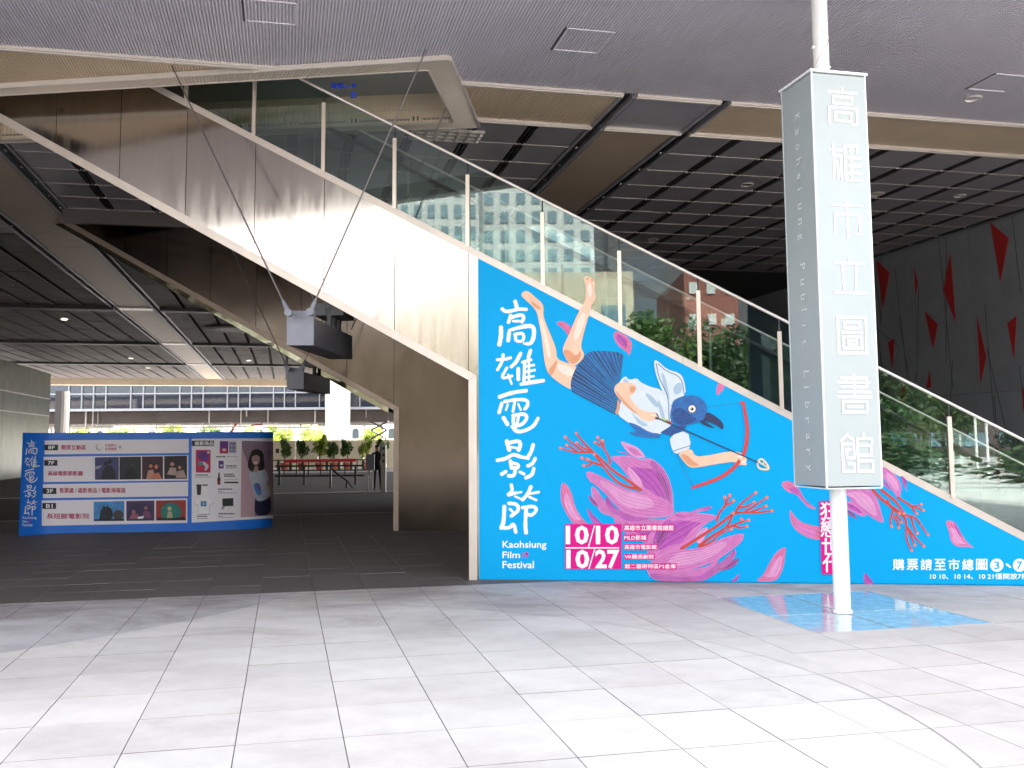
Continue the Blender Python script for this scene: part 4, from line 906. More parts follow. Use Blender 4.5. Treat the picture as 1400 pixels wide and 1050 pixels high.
# seal-style characters as raised strips, drawn on a 12 x 12 grid
SEAL = [
 [(6, 12, 6, 10.6), (1, 10.6, 11, 10.6), (2.6, 9, 9.4, 9), (2.6, 9, 2.6, 6.8), (9.4, 9, 9.4, 6.8), (2.6, 6.8, 9.4, 6.8), (1, 5.4, 11, 5.4), (1, 5.4, 1, 0), (11, 5.4, 11, 0), (9.2, 0, 11, 0), (3.2, 3.7, 8.8, 3.7), (3.2, 3.7, 3.2, 1), (8.8, 3.7, 8.8, 1), (3.2, 1, 8.8, 1)],
 [(.4, 10, 4.8, 10), (2, 12, 2, 1), (2, 8, 4.6, 8), (4.6, 8, 4.6, .6), (3.3, 6, 3.3, .6), (6, 11.6, 10.6, 11.6), (6, 11.6, 6, .2), (8.2, 11.6, 8.2, .2), (10.6, 11.6, 10.6, 9.4), (6, 7.6, 11.6, 7.6), (6, 5, 11.6, 5), (6, 2.6, 11.6, 2.6), (6, .2, 11.8, .2)],
 [(6, 12, 6, 0), (.6, 10.6, 11.4, 10.6), (1.6, 7.6, 10.4, 7.6), (1.6, 7.6, 1.6, 1.2), (10.4, 7.6, 10.4, 1.2), (8.8, 1.2, 10.4, 1.2)],
 [(6, 12, 6, 10.4), (.8, 10.4, 11.2, 10.4), (3.4, 10.4, 4, .8), (8.6, 10.4, 8, .8), (.6, .8, 11.4, .8)],
 [(1, 11.6, 11, 11.6), (1, 11.6, 1, .2), (11, 11.6, 11, .2), (1, .2, 11, .2), (3.4, 10, 8.8, 10), (3.4, 10, 3.4, 8.2), (8.8, 10, 8.8, 8.2), (3.4, 8.2, 8.8, 8.2), (2.6, 6.8, 9.4, 6.8), (2.8, 5.4, 9.2, 5.4), (2.8, 5.4, 2.8, 1.8), (9.2, 5.4, 9.2, 1.8), (2.8, 1.8, 9.2, 1.8), (4.6, 4.2, 7.4, 4.2), (4.6, 4.2, 4.6, 3), (4.6, 3, 7.4, 3), (7.4, 4.2, 7.4, 3)],
 [(6, 12, 6, 5), (1.6, 11, 10.4, 11), (10.4, 11, 10.4, 8.2), (.6, 9.6, 11.4, 9.6), (1.6, 8.2, 10.4, 8.2), (.6, 6.6, 11.4, 6.6), (.2, 5, 11.8, 5), (1.8, 3.6, 10.2, 3.6), (1.8, 3.6, 1.8, .2), (10.2, 3.6, 10.2, .2), (1.8, .2, 10.2, .2), (3.6, 1.9, 8.4, 1.9)],
 [(.6, 10, 2.8, 11.8), (2.8, 11.8, 5, 10), (1, 9, 5, 9), (1, 9, 1, .4), (5, 9, 5, 4.6), (2.4, 7.2, 3.8, 7.2), (2.4, 4.6, 5, 4.6), (2.4, 7.2, 2.4, 4.6), (1, .4, 5, .4), (5, .4, 5, 2.8), (3, 2.8, 5, 2.8), (8.6, 12, 8.6, 10.6), (6.2, 10.6, 11.4, 10.6), (6.2, 10.6, 6.2, .4), (11.4, 10.6, 11.4, 9), (6.2, 8.4, 11, 8.4), (11, 8.4, 11, 5.4), (6.2, 5.4, 11, 5.4), (6.2, 3.6, 11.4, 3.6), (11.4, 3.6, 11.4, .4), (6.2, .4, 11.4, .4)]]
face_o = PC - GN * HB
for k, G in enumerate(SEAL):
    w_ = .37; c_ = w_ / 12; zt = 5.20 - .577 * k; mb = MB()
    for i_, (a, b, c, d) in enumerate(G):
        p, q = face_o + GT * ((a - 6) * c_ + .035) + UP * (zt - .36 + b * c_), face_o + GT * ((c - 6) * c_ + .035) + UP * (zt - .36 + d * c_)
        dd = (q - p).normalized(); p -= dd * .0135; q += dd * .0135; s_ = dd.cross(GN) * .0135; th = .0035 + .0001 * i_
        mb.prism([p - s_, q - s_, q + s_, p + s_], -GN * th)
    mb.build('seal_character', M_etch, py_)
lo_ = PC - GT * HB
# letters run down the face, turned a quarter to the right, widely spaced
line = 'Kaohsiung Public Library'; z_ = 5.02
fb = FB()
for ch in line:
    if ch != ' ':
        up_ = ch in 'Khb lLPtf'; dn = ch in 'gy'
        h_ = .105 if ch in 'KhblLP' else (.098 if ch == 'i' else (.10 if dn else .072)); w_ = {'i': .02, 'l': .015}.get(ch, .065)
        vs, fs = text2d(ch, 0, 0, w_, h_, bold=.008); base_ = -.03 if dn else 0
        fb.add([lo_ - GT * .004 + GN * (.035 - (h_ - v[1]) - base_) + UP * (z_ - v[0]) for v in vs], [tuple(f) for f in fs])
    z_ -= .155
fb.build('english_name', M_etch, py_)
# glass floor around the pole
gf = thing('glass_floor_panel', 'square glass floor panel set into the paving around the sign pole', 'glass floor', P((GB_T0 + GB_T1) / 2, (GB_N0 + GB_N1) / 2))
mt_, mn_ = (GB_T0 + GB_T1) / 2, 9.02
mt_ = PC.dot(GT) + .02; mn_ = PC.dot(GN) + .03
for a, b in ((GB_T0, mt_), (mt_, GB_T1)):
    for c, d in ((GB_N0, mn_), (mn_, GB_N1)):
        mb = MB(); mb.box(P((a + b) / 2, (c + d) / 2, -.006), b - a - .03, d - c - .03, .012, GT, GN); mb.build('glass_pane', M_floorglass, gf)
mb = MB()
for q in (GB_T0, GB_T1): mb.box(P(q, (GB_N0 + GB_N1) / 2, -.004), .02, GB_N1 - GB_N0 + .02, .012, GT, GN)
for q in (GB_N0, GB_N1): mb.box(P((GB_T0 + GB_T1) / 2, q, -.0045), GB_T1 - GB_T0 + .02, .02, .012, GT, GN)
mb.build('metal_border', M_trim, gf)

# ================================================================== CURVED DISPLAY WALL
plan = [gz(a, b, 0) for a, b in ((28, 733), (50, 731), (72, 729.6), (105, 728.6), (141, 728), (200, 727.5), (260, 726), (300, 725), (325, 724), (350, 722.6), (362, 721.6), (372.5, 720))]
pl2 = smooth2d([(p.x, p.y) for p in plan], 3, False); plan = []
for p in pl2:
    if not plan or (V((p[0], p[1], 0)) - plan[-1]).length > .05: plan.append(V((p[0], p[1], 0)))
PHT = 1.935
dw = thing('display_wall', 'curved blue freestanding film festival programme wall in the shade', 'display wall', (plan[0] + plan[-1]) / 2)
def DP(a, b, off=0.0):
    d = ray(a, b); best = None
    for k in range(len(plan) - 1):
        p, q = plan[k], plan[k + 1]
        if k == 0: p = p + (p - q) * 3
        if k == len(plan) - 2: q = q + (q - p) * 3
        e = q - p; den = d.x * e.y - d.y * e.x
        if abs(den) < 1e-9: continue
        s_ = (p.x * e.y - p.y * e.x) / den; w = (d.x * p.y - d.y * p.x) / -den if False else ((s_ * d.x - p.x) * e.x + (s_ * d.y - p.y) * e.y) / e.length_squared
        if -1e-6 <= w <= 1 + 1e-6:
            best = EYEP + d * (s_ * (1 - off / 17.0)); break
    return best
mb = MB(); n = len(plan); ins = []
for k in range(n):
    e = (plan[min(k + 1, n - 1)] - plan[max(k - 1, 0)]).normalized(); ins.append(plan[k] - V((e.y, -e.x, 0)) * .06)
for k in range(n - 1):
    mb.hexa([plan[k], plan[k + 1], ins[k + 1], ins[k]], [p + UP * PHT for p in (plan[k], plan[k + 1], ins[k + 1], ins[k])])
mb.build('panel', M_pblue, dw)
def drect(pr, x0, y0a, y0b, x1, y1a, y1b, m, off, step=3):      # strip whose top/bottom run from the left pair to the right pair
    c = max(1, int((x1 - x0) / step)); 
    for k in range(c):
        a, b = k / c, (k + 1) / c
        pr.poly([(x0 + (x1 - x0) * a, y0a + (y1a - y0a) * a), (x0 + (x1 - x0) * b, y0a + (y1a - y0a) * b), (x0 + (x1 - x0) * b, y0b + (y1b - y0b) * b), (x0 + (x1 - x0) * a, y0b + (y1b - y0b) * a)], m, off)
zP = lambda x, y: (20 + x / 5.6, 585 + y / 5.6)
M_pw = mat('display_paper', (0.72, 0.68, 0.72), 0.5)
M_maro = ink('crimson', 190, 20, 85)
def zp4(x0, a0, b0, x1, a1, b1): p = zP(x0, a0); q = zP(x0, b0); r = zP(x1, a1); s_ = zP(x1, b1); return (p[0], p[1], q[1], r[0], r[1], s_[1])
for (x0, a0, b0, x1, a1, b1), fl_, fb_, tx, tb in (
  ((230, 97, 203, 1334, 85, 192), '8F', (228, 128, 332, 172), '觀眾互動區', (357, 132, 545, 168)),
  ((222, 222, 415, 1330, 208, 402), '7F', (226, 246, 328, 290), '高雄電影節影廳', (255, 330, 522, 366)),
  ((217, 432, 538, 1328, 413, 523), '3F', (216, 460, 320, 506), '售票處 / 雄影商品 / 電影海報展', (343, 458, 848, 498)),
  ((208, 556, 750, 1322, 540, 727), 'B1', (212, 575, 317, 620), '長短腳電影院', (245, 655, 572, 696))):
    pr = PRINT(DP); drect(pr, *zp4(x0, a0, b0, x1, a1, b1), M_pw, .004); x, y = zP(*fb_[:2]); X_, Y_ = zP(*fb_[2:])
    drect(pr, x, y, Y_, X_, y, Y_, M_black, .006); pr.text(fl_, (x + 5, y + 1.4, X_ - 4.5, Y_ - 1.4), M_wprint, .008, bold=.02)
    x, y = zP(*tb[:2]); X_, Y_ = zP(*tb[2:]); pr.text(tx, (x, y, X_, Y_), M_maro, .007, bold=.02)
    if fl_ == '8F':
        pr.poly(circle2d(zP(645, 148), 4.6), ink('moon', 205, 190, 200), .0065); pr.poly(circle2d(zP(651, 144), 3.6), M_pw, .0072); pr.poly(circle2d(zP(806, 147), 2.2), ink('moon_small', 205, 190, 200), .0065)
        for tx2, y2 in (('沉浸夢幻', 122), ('浪漫樂園', 150)): x, y = zP(692, y2); pr.text(tx2, (x, y, x + 15.5, y + 4), M_maro, .0066, bold=.01)
    pr.done('programme_strip', dw)
    stills = []
    if fl_ == '7F': stills = [((615, 225, 397, 798, 222, 397), (68, 72, 118), (34, 30, 42)), ((802, 222, 396, 968, 219, 394), (44, 40, 46), (70, 60, 60)), ((975, 219, 394, 1136, 217, 393), (66, 32, 50), (205, 150, 130)), ((1145, 216, 392, 1320, 212, 390), (40, 28, 36), (190, 160, 150))]
    if fl_ == 'B1': stills = [((605, 565, 715, 840, 560, 712), (70, 150, 215), (30, 34, 50)), ((855, 560, 712, 1070, 556, 710), (70, 50, 100), (150, 120, 150)), ((1082, 556, 710, 1312, 552, 708), (165, 50, 40), (30, 130, 120))]
    for i_, (b_, c0, c1) in enumerate(stills):
        pr = PRINT(DP); B_ = zp4(*b_); k0 = ink('still_ground', *c0, .35, 6); k1 = ink('still_figure', *c1, .2, 9); k2 = ink('still_face', min(255, c1[0] + 15), max(0, c1[1] - 20), max(0, c1[2] - 30)); kd = ink('still_dark', 22, 16, 24)
        drect(pr, *B_, k0, .006); w_ = B_[3] - B_[0]; h_ = B_[2] - B_[1]; bx = lambda a, b: (B_[0] + w_ * a, B_[1] + h_ * b)
        if fl_ == '7F' and i_ == 0: sh2 = [(circle2d(bx(.46, .28), 3), k1), (circle2d(bx(.62, .2), 2.8), k1), ([bx(.25, 1), bx(.32, .6), bx(.45, .4), bx(.7, .36), bx(.85, .7), bx(.88, 1)], k1), ([bx(0, .4), bx(.3, .35), bx(.2, .5), bx(0, .55)], ink('still_cloud', 150, 155, 190))]
        elif fl_ == '7F' and i_ == 1: sh2 = [(circle2d(bx(.3, .4), 2), k1), (circle2d(bx(.6, .35), 2.2), k1), ([bx(.2, 1), bx(.3, .55), bx(.7, .5), bx(.8, 1)], kd)]
        elif fl_ == '7F' and i_ == 2: sh2 = [(circle2d(bx(.42, .38), 3.2), kd), (circle2d(bx(.42, .42), 2.5), k2), ([bx(.2, 1), bx(.3, .6), bx(.55, .58), bx(.6, 1)], k1), (circle2d(bx(.68, .5), 4, 12, 7), kd), (circle2d(bx(.68, .45), 2.5, 12, 3.2), k2), ([bx(.42, 1), bx(.55, .75), bx(.8, .7), bx(.95, 1)], k2)]
        elif fl_ == '7F': sh2 = [(circle2d(bx(.35, .35), 2.8), k2), ([bx(.12, .8), bx(.25, .5), bx(.5, .5), bx(.6, .85)], k1), (circle2d(bx(.68, .5), 2.4), k2), ([bx(.5, .95), bx(.6, .65), bx(.85, .6), bx(.98, .95)], k1)]
        elif i_ == 0: sh2 = [(circle2d(bx(.42, .62), 9, 16, 10), k1), (circle2d(bx(.8, .68), 7), ink('still_rock', 70, 62, 70)), ([bx(.18, .95), bx(.22, .5), bx(.32, .2), bx(.42, .3), bx(.36, .95)], k1), ([bx(.43, .35), bx(.45, 0), bx(.47, .35)], k1), ([bx(0, 1), bx(0, .9), bx(1, .88), bx(1, 1)], kd)]
        elif i_ == 1: sh2 = [(circle2d(bx(.5, .7), 17, 20, 16), ink('still_arch', 52, 40, 84)), (circle2d(bx(.26, .55), 3), k2), ([bx(.1, .9), bx(.2, .65), bx(.4, .65), bx(.45, .9)], ink('still_shirt', 170, 90, 120)), (circle2d(bx(.7, .35), 2.6), k2), ([bx(.55, .85), bx(.62, .5), bx(.82, .5), bx(.9, .85)], ink('still_shirt_two', 130, 70, 110)), ([bx(.4, .8), bx(.62, .75), bx(.6, .88), bx(.42, .9)], M_pw)]
        else: sh2 = [(circle2d(bx(.5, .58), 14, 20, 13), k1), (circle2d(bx(.45, .4), 2.8), ink('still_glow', 215, 200, 150)), ([bx(.36, .85), bx(.4, .55), bx(.52, .55), bx(.56, .85)], ink('still_dress', 190, 180, 140)), ([bx(0, 1), bx(.05, .85), bx(.4, .9), bx(.95, .82), bx(1, 1)], kd)]
        for j, (q, m_) in enumerate(sh2):
            q = [(min(max(a, B_[0] + .3), B_[3] - .3), min(max(b, B_[1] + .4), B_[2] - .6)) for a, b in q]
            pr.poly(q, m_, .0075 + .0006 * j)
        pr.done('film_still', dw)
# calligraphy on the display wall, a reduced copy of the banner's
for key in 'abcde':
    z_, s_ = CAL[key]; pr = PRINT(DP)
    def xf(p): v_ = (p[1] - 412) / (728 - 412); return (35.4 - 3.6 * v_ + (p[0] - 680) * .31, 602 + v_ * 102)
    brush(pr, z_, s_, M_wprint, .006, xf, .30); pr.done('calligraphy_character', dw)
pr = PRINT(DP)
for tx, bx in (('Kaohsiung', (31, 706, 50, 710.5)), ('Film', (31, 711.5, 38.5, 714.6)), ('Festival', (30.8, 716, 44, 719.5))): pr.text(tx, bx, M_wprint, .006, bold=.01)
pr.quads(stroke2d([(40, 712), (41.5, 714.5)], 1.4), M_mag, .006); pr.done('festival_name', dw)
# merchandise sheet
zM = lambda x, y: (250 + x / 7.5, 585 + y / 7.5)
def ZM(q): return [zM(*p) for p in q]
pr = PRINT(DP); a = zM(95, 112); b = zM(78, 972); c = zM(925, 106); d = zM(918, 925)
drect(pr, a[0] - .6, a[1], b[1], c[0], c[1], d[1], M_pw, .004, 6)
pr.poly(ZM(rect(92, 130, 320, 186)), M_black, .006); pr.text('雄影商品', (*zM(122, 138), *zM(314, 178)), M_wprint, .0075, bold=.02)
gk = ink('caption_grey', 60, 50, 60)
def cap(x0, y0, x1, m_=gk, h=12):
    x = x0; r_ = random.Random(int(x0 * 7 + y0))
    while x < x1 - 8: w = r_.uniform(10, 26); pr.poly(ZM(rect(x, y0, min(x + w, x1), y0 + h)), m_, .006); x += w + 4
for q in ((130, 478, 265), (130, 503, 290, gk, 5), (340, 290, 440), (450, 292, 565, gk, 4), (442, 383, 555), (442, 406, 548, gk, 7), (422, 470, 522), (422, 490, 540), (422, 530, 570, gk, 4), (360, 622, 512), (360, 650, 410, gk, 6), (365, 665, 550, gk, 5), (365, 874, 530), (365, 900, 410, M_maro, 8), (365, 917, 515, gk, 4), (145, 900, 248), (145, 925, 255, gk, 6)): cap(*q)
pr.poly(ZM(rect(425, 552, 568, 568)), M_black, .006)
pr.done('merchandise_sheet', dw)
pr = PRINT(DP); cr = ink('poster_crimson', 205, 25, 90, .15, 10); vi = ink('poster_violet', 110, 40, 140, .2, 8); tq = ink('poster_teal', 90, 150, 160); wh = ink('poster_light', 215, 215, 225)
pr.poly(ZM(rect(132, 226, 284, 458)), cr, .006); pr.poly(ZM(smooth2d([(150, 240), (270, 240), (265, 330), (220, 350), (160, 320)])), vi, .0066); pr.poly(ZM(circle2d((180, 365), 28, 12, 20)), tq, .0072); pr.poly(ZM(smooth2d([(200, 340), (240, 360), (270, 390), (240, 440), (215, 430), (235, 400), (205, 375)])), wh, .0075); pr.poly(ZM(smooth2d([(240, 245), (280, 235), (262, 275)])), wh, .0075)
pr.done('poster_picture', dw)
pr = PRINT(DP); pr.poly(ZM([(380, 135), (466, 136), (466, 262), (376, 262)]), vi, .006); pr.poly(ZM([(380, 210), (464, 210), (464, 260), (376, 262)]), cr, .0066); pr.poly(ZM(circle2d((424, 225), 20, 12, 14)), wh, .007)
sq = [ink('folder_blue', 70, 110, 180), ink('folder_pale', 185, 200, 220), ink('folder_orange', 200, 120, 100)]
for i_ in range(6):
    for j in range(8): pr.poly(ZM(rect(476 + i_ * 12, 142 + j * 14, 487 + i_ * 12, 155 + j * 14)), sq[(i_ * 5 + j * 3 + i_ * j) % 3], .006)
pr.poly(ZM([(335, 345), (372, 340), (385, 418), (352, 418)]), M_wprint, .006); pr.poly(ZM(rect(366, 338, 418, 416)), vi, .0066); pr.poly(ZM(circle2d((395, 385), 14, 10)), wh, .007)
pr.done('folder_picture', dw)
pr = PRINT(DP); bt = ink('bottle_brown', 70, 28, 30); pr.poly(ZM([(364, 458), (378, 458), (380, 505), (386, 525), (384, 582), (354, 582), (352, 525), (361, 505)]), bt, .006); pr.poly(ZM(rect(354, 535, 384, 570)), ink('bottle_label', 140, 35, 50), .0066); pr.done('bottle_picture', dw)
pr = PRINT(DP); pr.poly(ZM([(140, 590), (190, 588), (184, 688), (146, 688)]), M_black, .006); pr.poly(ZM(rect(137, 580, 192, 594)), M_black, .0066); pr.poly(ZM([(204, 592), (250, 592), (246, 684), (206, 684)]), M_wprint, .006); pr.poly(ZM(rect(200, 580, 254, 594)), M_black, .0066); pr.poly(ZM([(142, 604), (188, 604), (187, 616), (143, 616)]), ink('cup_band', 60, 56, 60), .0066); pr.done('cup_picture', dw)
ts = ink('shirt_outline', 150, 145, 150)
pr = PRINT(DP); tsh = [(190, 712), (240, 712), (290, 735), (314, 765), (295, 785), (275, 775), (268, 882), (162, 882), (160, 785), (140, 792), (120, 765), (145, 732)]
pr.poly(ZM(sub(tsh, 1.04, (1, 3))), ts, .0055); pr.poly(ZM(tsh), M_wprint, .006); pr.poly(ZM(rect(184, 752, 242, 804)), sq[0], .0066); pr.poly(ZM(circle2d((214, 778), 18, 10)), ink('shirt_art', 130, 180, 215), .007); pr.done('shirt_picture', dw)
pr = PRINT(DP); pr.poly(ZM([(404, 724), (518, 720), (518, 800), (406, 804)]), M_black, .006); pr.poly(ZM([(404, 808), (436, 806), (404, 842), (396, 838)]), ts, .006); pr.done('laptop_picture', dw)
# photograph of a smiling woman
pr = PRINT(DP); bgm = ink('photo_mauve', 150, 125, 140, .08, 2); bgp = ink('photo_pink', 206, 170, 180, .06, 2)
a = zM(604, 132); b = zM(592, 916); c = zM(926, 140); d = zM(915, 895); drect(pr, a[0], a[1], b[1], c[0], c[1], d[1], bgm, .006, 5)
pr.poly(ZM([(602, 200), (690, 420), (745, 700), (735, 912), (592, 914)]), bgp, .0066)
hr = ink('photo_hair', 34, 22, 26, .2, 20); sk = ink('photo_skin', 196, 150, 140); tw = ink('photo_shirt', 196, 200, 215, .1, 9); jn = ink('photo_jeans', 40, 36, 72, .15, 12)
pr.poly(ZM(smooth2d([(735, 745), (760, 690), (890, 690), (905, 760), (898, 894), (736, 908)])), jn, .0072); 
pr.poly(ZM(smooth2d([(838, 540), (885, 560), (908, 640), (902, 720), (880, 700), (862, 610)])), sk, .0076)
pr.poly(ZM(smooth2d([(672, 450), (730, 455), (760, 420), (820, 400), (870, 470), (880, 540), (845, 555), (890, 650), (885, 720), (800, 755), (748, 745), (715, 620), (690, 540)])), tw, .008)
pr.poly(ZM(smooth2d([(720, 220), (780, 215), (830, 260), (832, 360), (845, 420), (790, 445), (740, 420), (700, 450), (660, 400), (672, 330), (695, 260)])), hr, .0086)
pr.poly(ZM(smooth2d([(735, 390), (775, 390), (770, 450), (742, 462), (728, 440)])), sk, .009)
pr.poly(ZM(smooth2d([(712, 290), (745, 262), (785, 272), (792, 330), (775, 375), (742, 388), (715, 365), (705, 325)])), sk, .0094)
pr.poly(ZM(smooth2d([(708, 300), (740, 255), (790, 262), (796, 320), (780, 285), (745, 275)])), hr, .0098)
for x in (728, 768): pr.poly(ZM(circle2d((x, 312), 6, 8, 2.6)), hr, .0102)
pr.poly(ZM(smooth2d([(726, 348), (748, 356), (768, 346), (758, 366), (738, 366)], 1)), M_wprint, .0102); pr.quads(stroke2d(ZM([(748, 318), (743, 336), (750, 338)]), .5, False), ink('photo_shade', 165, 115, 108), .0102)
for q, m_ in (([(722, 570), (770, 560), (800, 600), (810, 680), (770, 700), (735, 640)], ink('tee_blue', 90, 140, 205)), ([(755, 565), (790, 590), (795, 640), (765, 635)], ink('tee_violet', 150, 60, 140)), ([(740, 640), (780, 650), (800, 690), (765, 695)], ink('tee_sky', 70, 165, 215))): pr.poly(ZM(smooth2d(q)), m_, .0096)
for y in (240, 258, 282, 306): pr.poly(ZM(rect(866, y, 866 + (30 if y != 258 else 52), y + 5)), hr, .0072)
pr.done('woman_photograph', dw)

# ================================================================== FAR SIDE BEYOND THE HALL
M_conc = mat('pale_concrete', (0.62, 0.58, 0.50), 0.7, noise=0.05, nscale=1)
M_hoard = mat('cream_hoarding', (0.80, 0.71, 0.52), 0.6, noise=0.04, nscale=1)
M_wall = mat('white_facade', (0.78, 0.74, 0.68), 0.7, noise=0.05, nscale=.5)
M_win = mat('window_glass', (0.05, 0.07, 0.08), 0.08, coat=0.5)
M_bluewin = mat('office_glass', (0.02, 0.025, 0.04), 0.06, noise=0.3, nscale=.2, coat=1.0)
M_mull = mat('white_mullion', (0.28, 0.28, 0.31), 0.4)
M_under = mat('brown_underside', (0.06, 0.045, 0.04), 0.7, noise=0.3, nscale=.6)
M_pipe = mat('galvanised_pipe', (0.40, 0.36, 0.33), 0.5, 0.3)
M_lift = mat('lift_red', (0.45, 0.05, 0.03), 0.45)
M_terra = mat('terracotta', (0.50, 0.13, 0.07), 0.7)
M_redtape = mat('red_tape', (0.75, 0.04, 0.05), 0.5)
M_bark = mat('bark', (0.10, 0.075, 0.05), 0.9, noise=.3, nscale=10)
M_leafy = leaf_mat('leaf_yellow_green', (0.22, 0.32, 0.04), (0.40, 0.46, 0.09))
M_leafg = leaf_mat('leaf_mid_green', (0.05, 0.11, 0.025), (0.14, 0.21, 0.05))
M_leafd = leaf_mat('leaf_dark_green', (0.02, 0.05, 0.015), (0.06, 0.11, 0.03))
M_grn = mat('green_mesh_panel', (0.045, 0.07, 0.045), 0.3)
M_darkcl = mat('dark_clothing', (0.018, 0.016, 0.02), 0.8)
M_skin = mat('skin', (0.36, 0.20, 0.13), 0.5)
M_sunlit = mat('pale_far_paving', (0.45, 0.43, 0.40), 0.8, noise=.08, nscale=.5)
fp = FB(); fp.poly([(-70, 76, -0.008), (40, 76, -0.008), (40, 200, -0.008), (-70, 200, -0.008)]); fp.build('outer_pavement', M_sunlit, ground)

# office building on columns
BY = 86.0
ob = thing('office_building', 'long dark glazed office block raised on columns beyond the hall', 'building', (-24, BY, 0))
z0b, z1b = gy(300, 561, BY).z, gy(300, 500, BY).z; zm = gy(300, 537.5, BY).z
mb = MB(); mb.box((-22, BY + 8, (z0b + z1b) / 2 + 1), 64, 15.8, z1b - z0b + 2); mb.build('glazed_storey', M_bluewin, ob)
for zz, h in ((zm, .10), (z0b + .1, .22)):
    mb = MB(); mb.box((-22, BY + .02, zz), 64.2, .3, h); mb.build('sill_band', M_mull, ob)
for u_ in (63, 94, 112, 128, 145, 179, 196, 212, 246, 262, 278, 311, 326, 342, 374, 389, 404, 437, 445, 492, 520, 548):
    x = gy(u_, 545, BY).x; mb = MB(); mb.box((x, BY, (z0b + z1b) / 2 + 1), .07, .2, z1b - z0b + 2); mb.build('mullion', M_mull, ob)
zu = gy(300, 577, BY).z
mb = MB(); mb.box((-22, BY + 8.6, (z0b + zu) / 2 - .03), 62, 14, (z0b - zu) * .98); mb.build('underside', M_under, ob)
pp = random.Random(3)
mb = MB()
for k in range(70):
    x = pp.uniform(-50, -8); y = BY + pp.uniform(1, 6); mb.tube([(x, y, z0b), (x, y, z0b - pp.uniform(.5, 1.9))], pp.uniform(.03, .09), 5)
for k in range(16):
    x = pp.uniform(-48, -14); z_ = z0b - pp.uniform(.3, 1.6); mb.tube([(x, BY + 2, z_), (x + pp.uniform(4, 10), BY + 2, z_)], pp.uniform(.04, .12), 5)
o = mb.build('pipework', M_pipe, ob); o['kind'] = 'stuff'
def column(u0, u1, y, name='column'):
    a, b = gy(u0, 570, y), gy(u1, 570, y); r = (b.x - a.x) / 2; c = (a + b) / 2
    mb = MB(); mb.tube([(c.x, y, 0), (c.x, y, z0b + 3)], r, 28); return mb
column(445, 478.5, 84).build('column', M_conc, ob)
column(396.5, 411, 120).build('column', M_conc, ob)
mb = MB(); a = gy(77, 560, 78); mb.box((a.x + .25, 78, 3), .5, .5, 6); mb.build('column', M_dark, ob)
mb = MB(); a = gy(88, 560, 79); mb.box((a.x + .15, 79, 3), .3, .5, 6); mb.build('column', M_pipe, ob)

# cream hoarding with dark characters
HY = 66.5
ho = thing('hoarding', 'cream site hoarding with large faint characters behind the potted shrubs', 'hoarding', gy(460, 640, HY))
a, b = gy(372, 640, HY), gy(560, 640, HY); ht = gy(460, 602, HY).z
k = 0
xs = [a.x + (b.x - a.x) * i / 6 for i in range(7)]
for p, q in zip(xs, xs[1:]):
    mb = MB(); mb.box(((p + q) / 2, HY, ht / 2), q - p - .02, .06, ht); mb.build('hoarding_panel', M_hoard, ho)
pr = PRINT(lambda u_, v_, off: gy(u_, v_, HY - .035 - off)); gk2 = ink('hoarding_grey', 70, 62, 58)
for ch, x in (('共', 425), ('會', 442.5), ('金', 470), ('會', 489)): pr.text(ch, (x, 613.5, x + 6, 619.5), gk2, .002, bold=.02)
pr.quads([rect(377, 613.5, 381.5, 619.5)], gk2, .002); pr.done('hoarding_lettering', ho)

# plants
def leaves(rad, n, size, seed, squash=1.0, clumps=9):
    r = random.Random(seed); mb = FB(); cs = []
    for k in range(clumps):
        d = V((r.gauss(0, 1), r.gauss(0, 1), r.gauss(0, 1))).normalized() * rad * r.uniform(.15, .75); d.z *= squash; cs.append((d, rad * r.uniform(.25, .5)))
    for k in range(n):
        c, cr_ = r.choice(cs); d = V((r.gauss(0, 1), r.gauss(0, 1), r.gauss(0, 1))).normalized() * cr_ * r.uniform(.4, 1.05); p = c + d
        a = V((r.gauss(0, 1), r.gauss(0, 1), r.gauss(0, .6))).normalized(); b = a.orthogonal().normalized(); b.rotate(Matrix.Rotation(r.uniform(0, 6.28), 3, a)); s_ = size * r.uniform(.6, 1.3)
        mb.add([p - a * s_, p + b * s_ * .45, p + a * s_, p - b * s_ * .45], [(0, 1, 2, 3)])
    return mb
def tree(name, label, loc, h, rad, lm, n, size, seed, group, cat='tree', crown_up=.66, squash=.9):
    t = thing(name, label, cat, loc, group); r = random.Random(seed); L = V(loc); c = L + UP * h * crown_up
    mb = leaves(rad, n, size, seed, squash); mb.v = [v + c for v in mb.v]; mb.build('crown', lm, t)
    mb = MB(); mb.tube([L, L + V((r.uniform(-.1, .1), 0, h * .35)) , c], [h * .022, h * .018, h * .008], 8)
    for k in range(6): d = V((r.uniform(-1, 1), r.uniform(-1, 1), r.uniform(.2, 1))).normalized() * rad * .8; mb.tube([L + UP * h * (.4 + .05 * k), c + d], [h * .009, h * .003], 5)
    mb.build('trunk', M_bark, t); return t
ords = ['first', 'second', 'third', 'fourth', 'fifth', 'sixth', 'seventh', 'eighth']
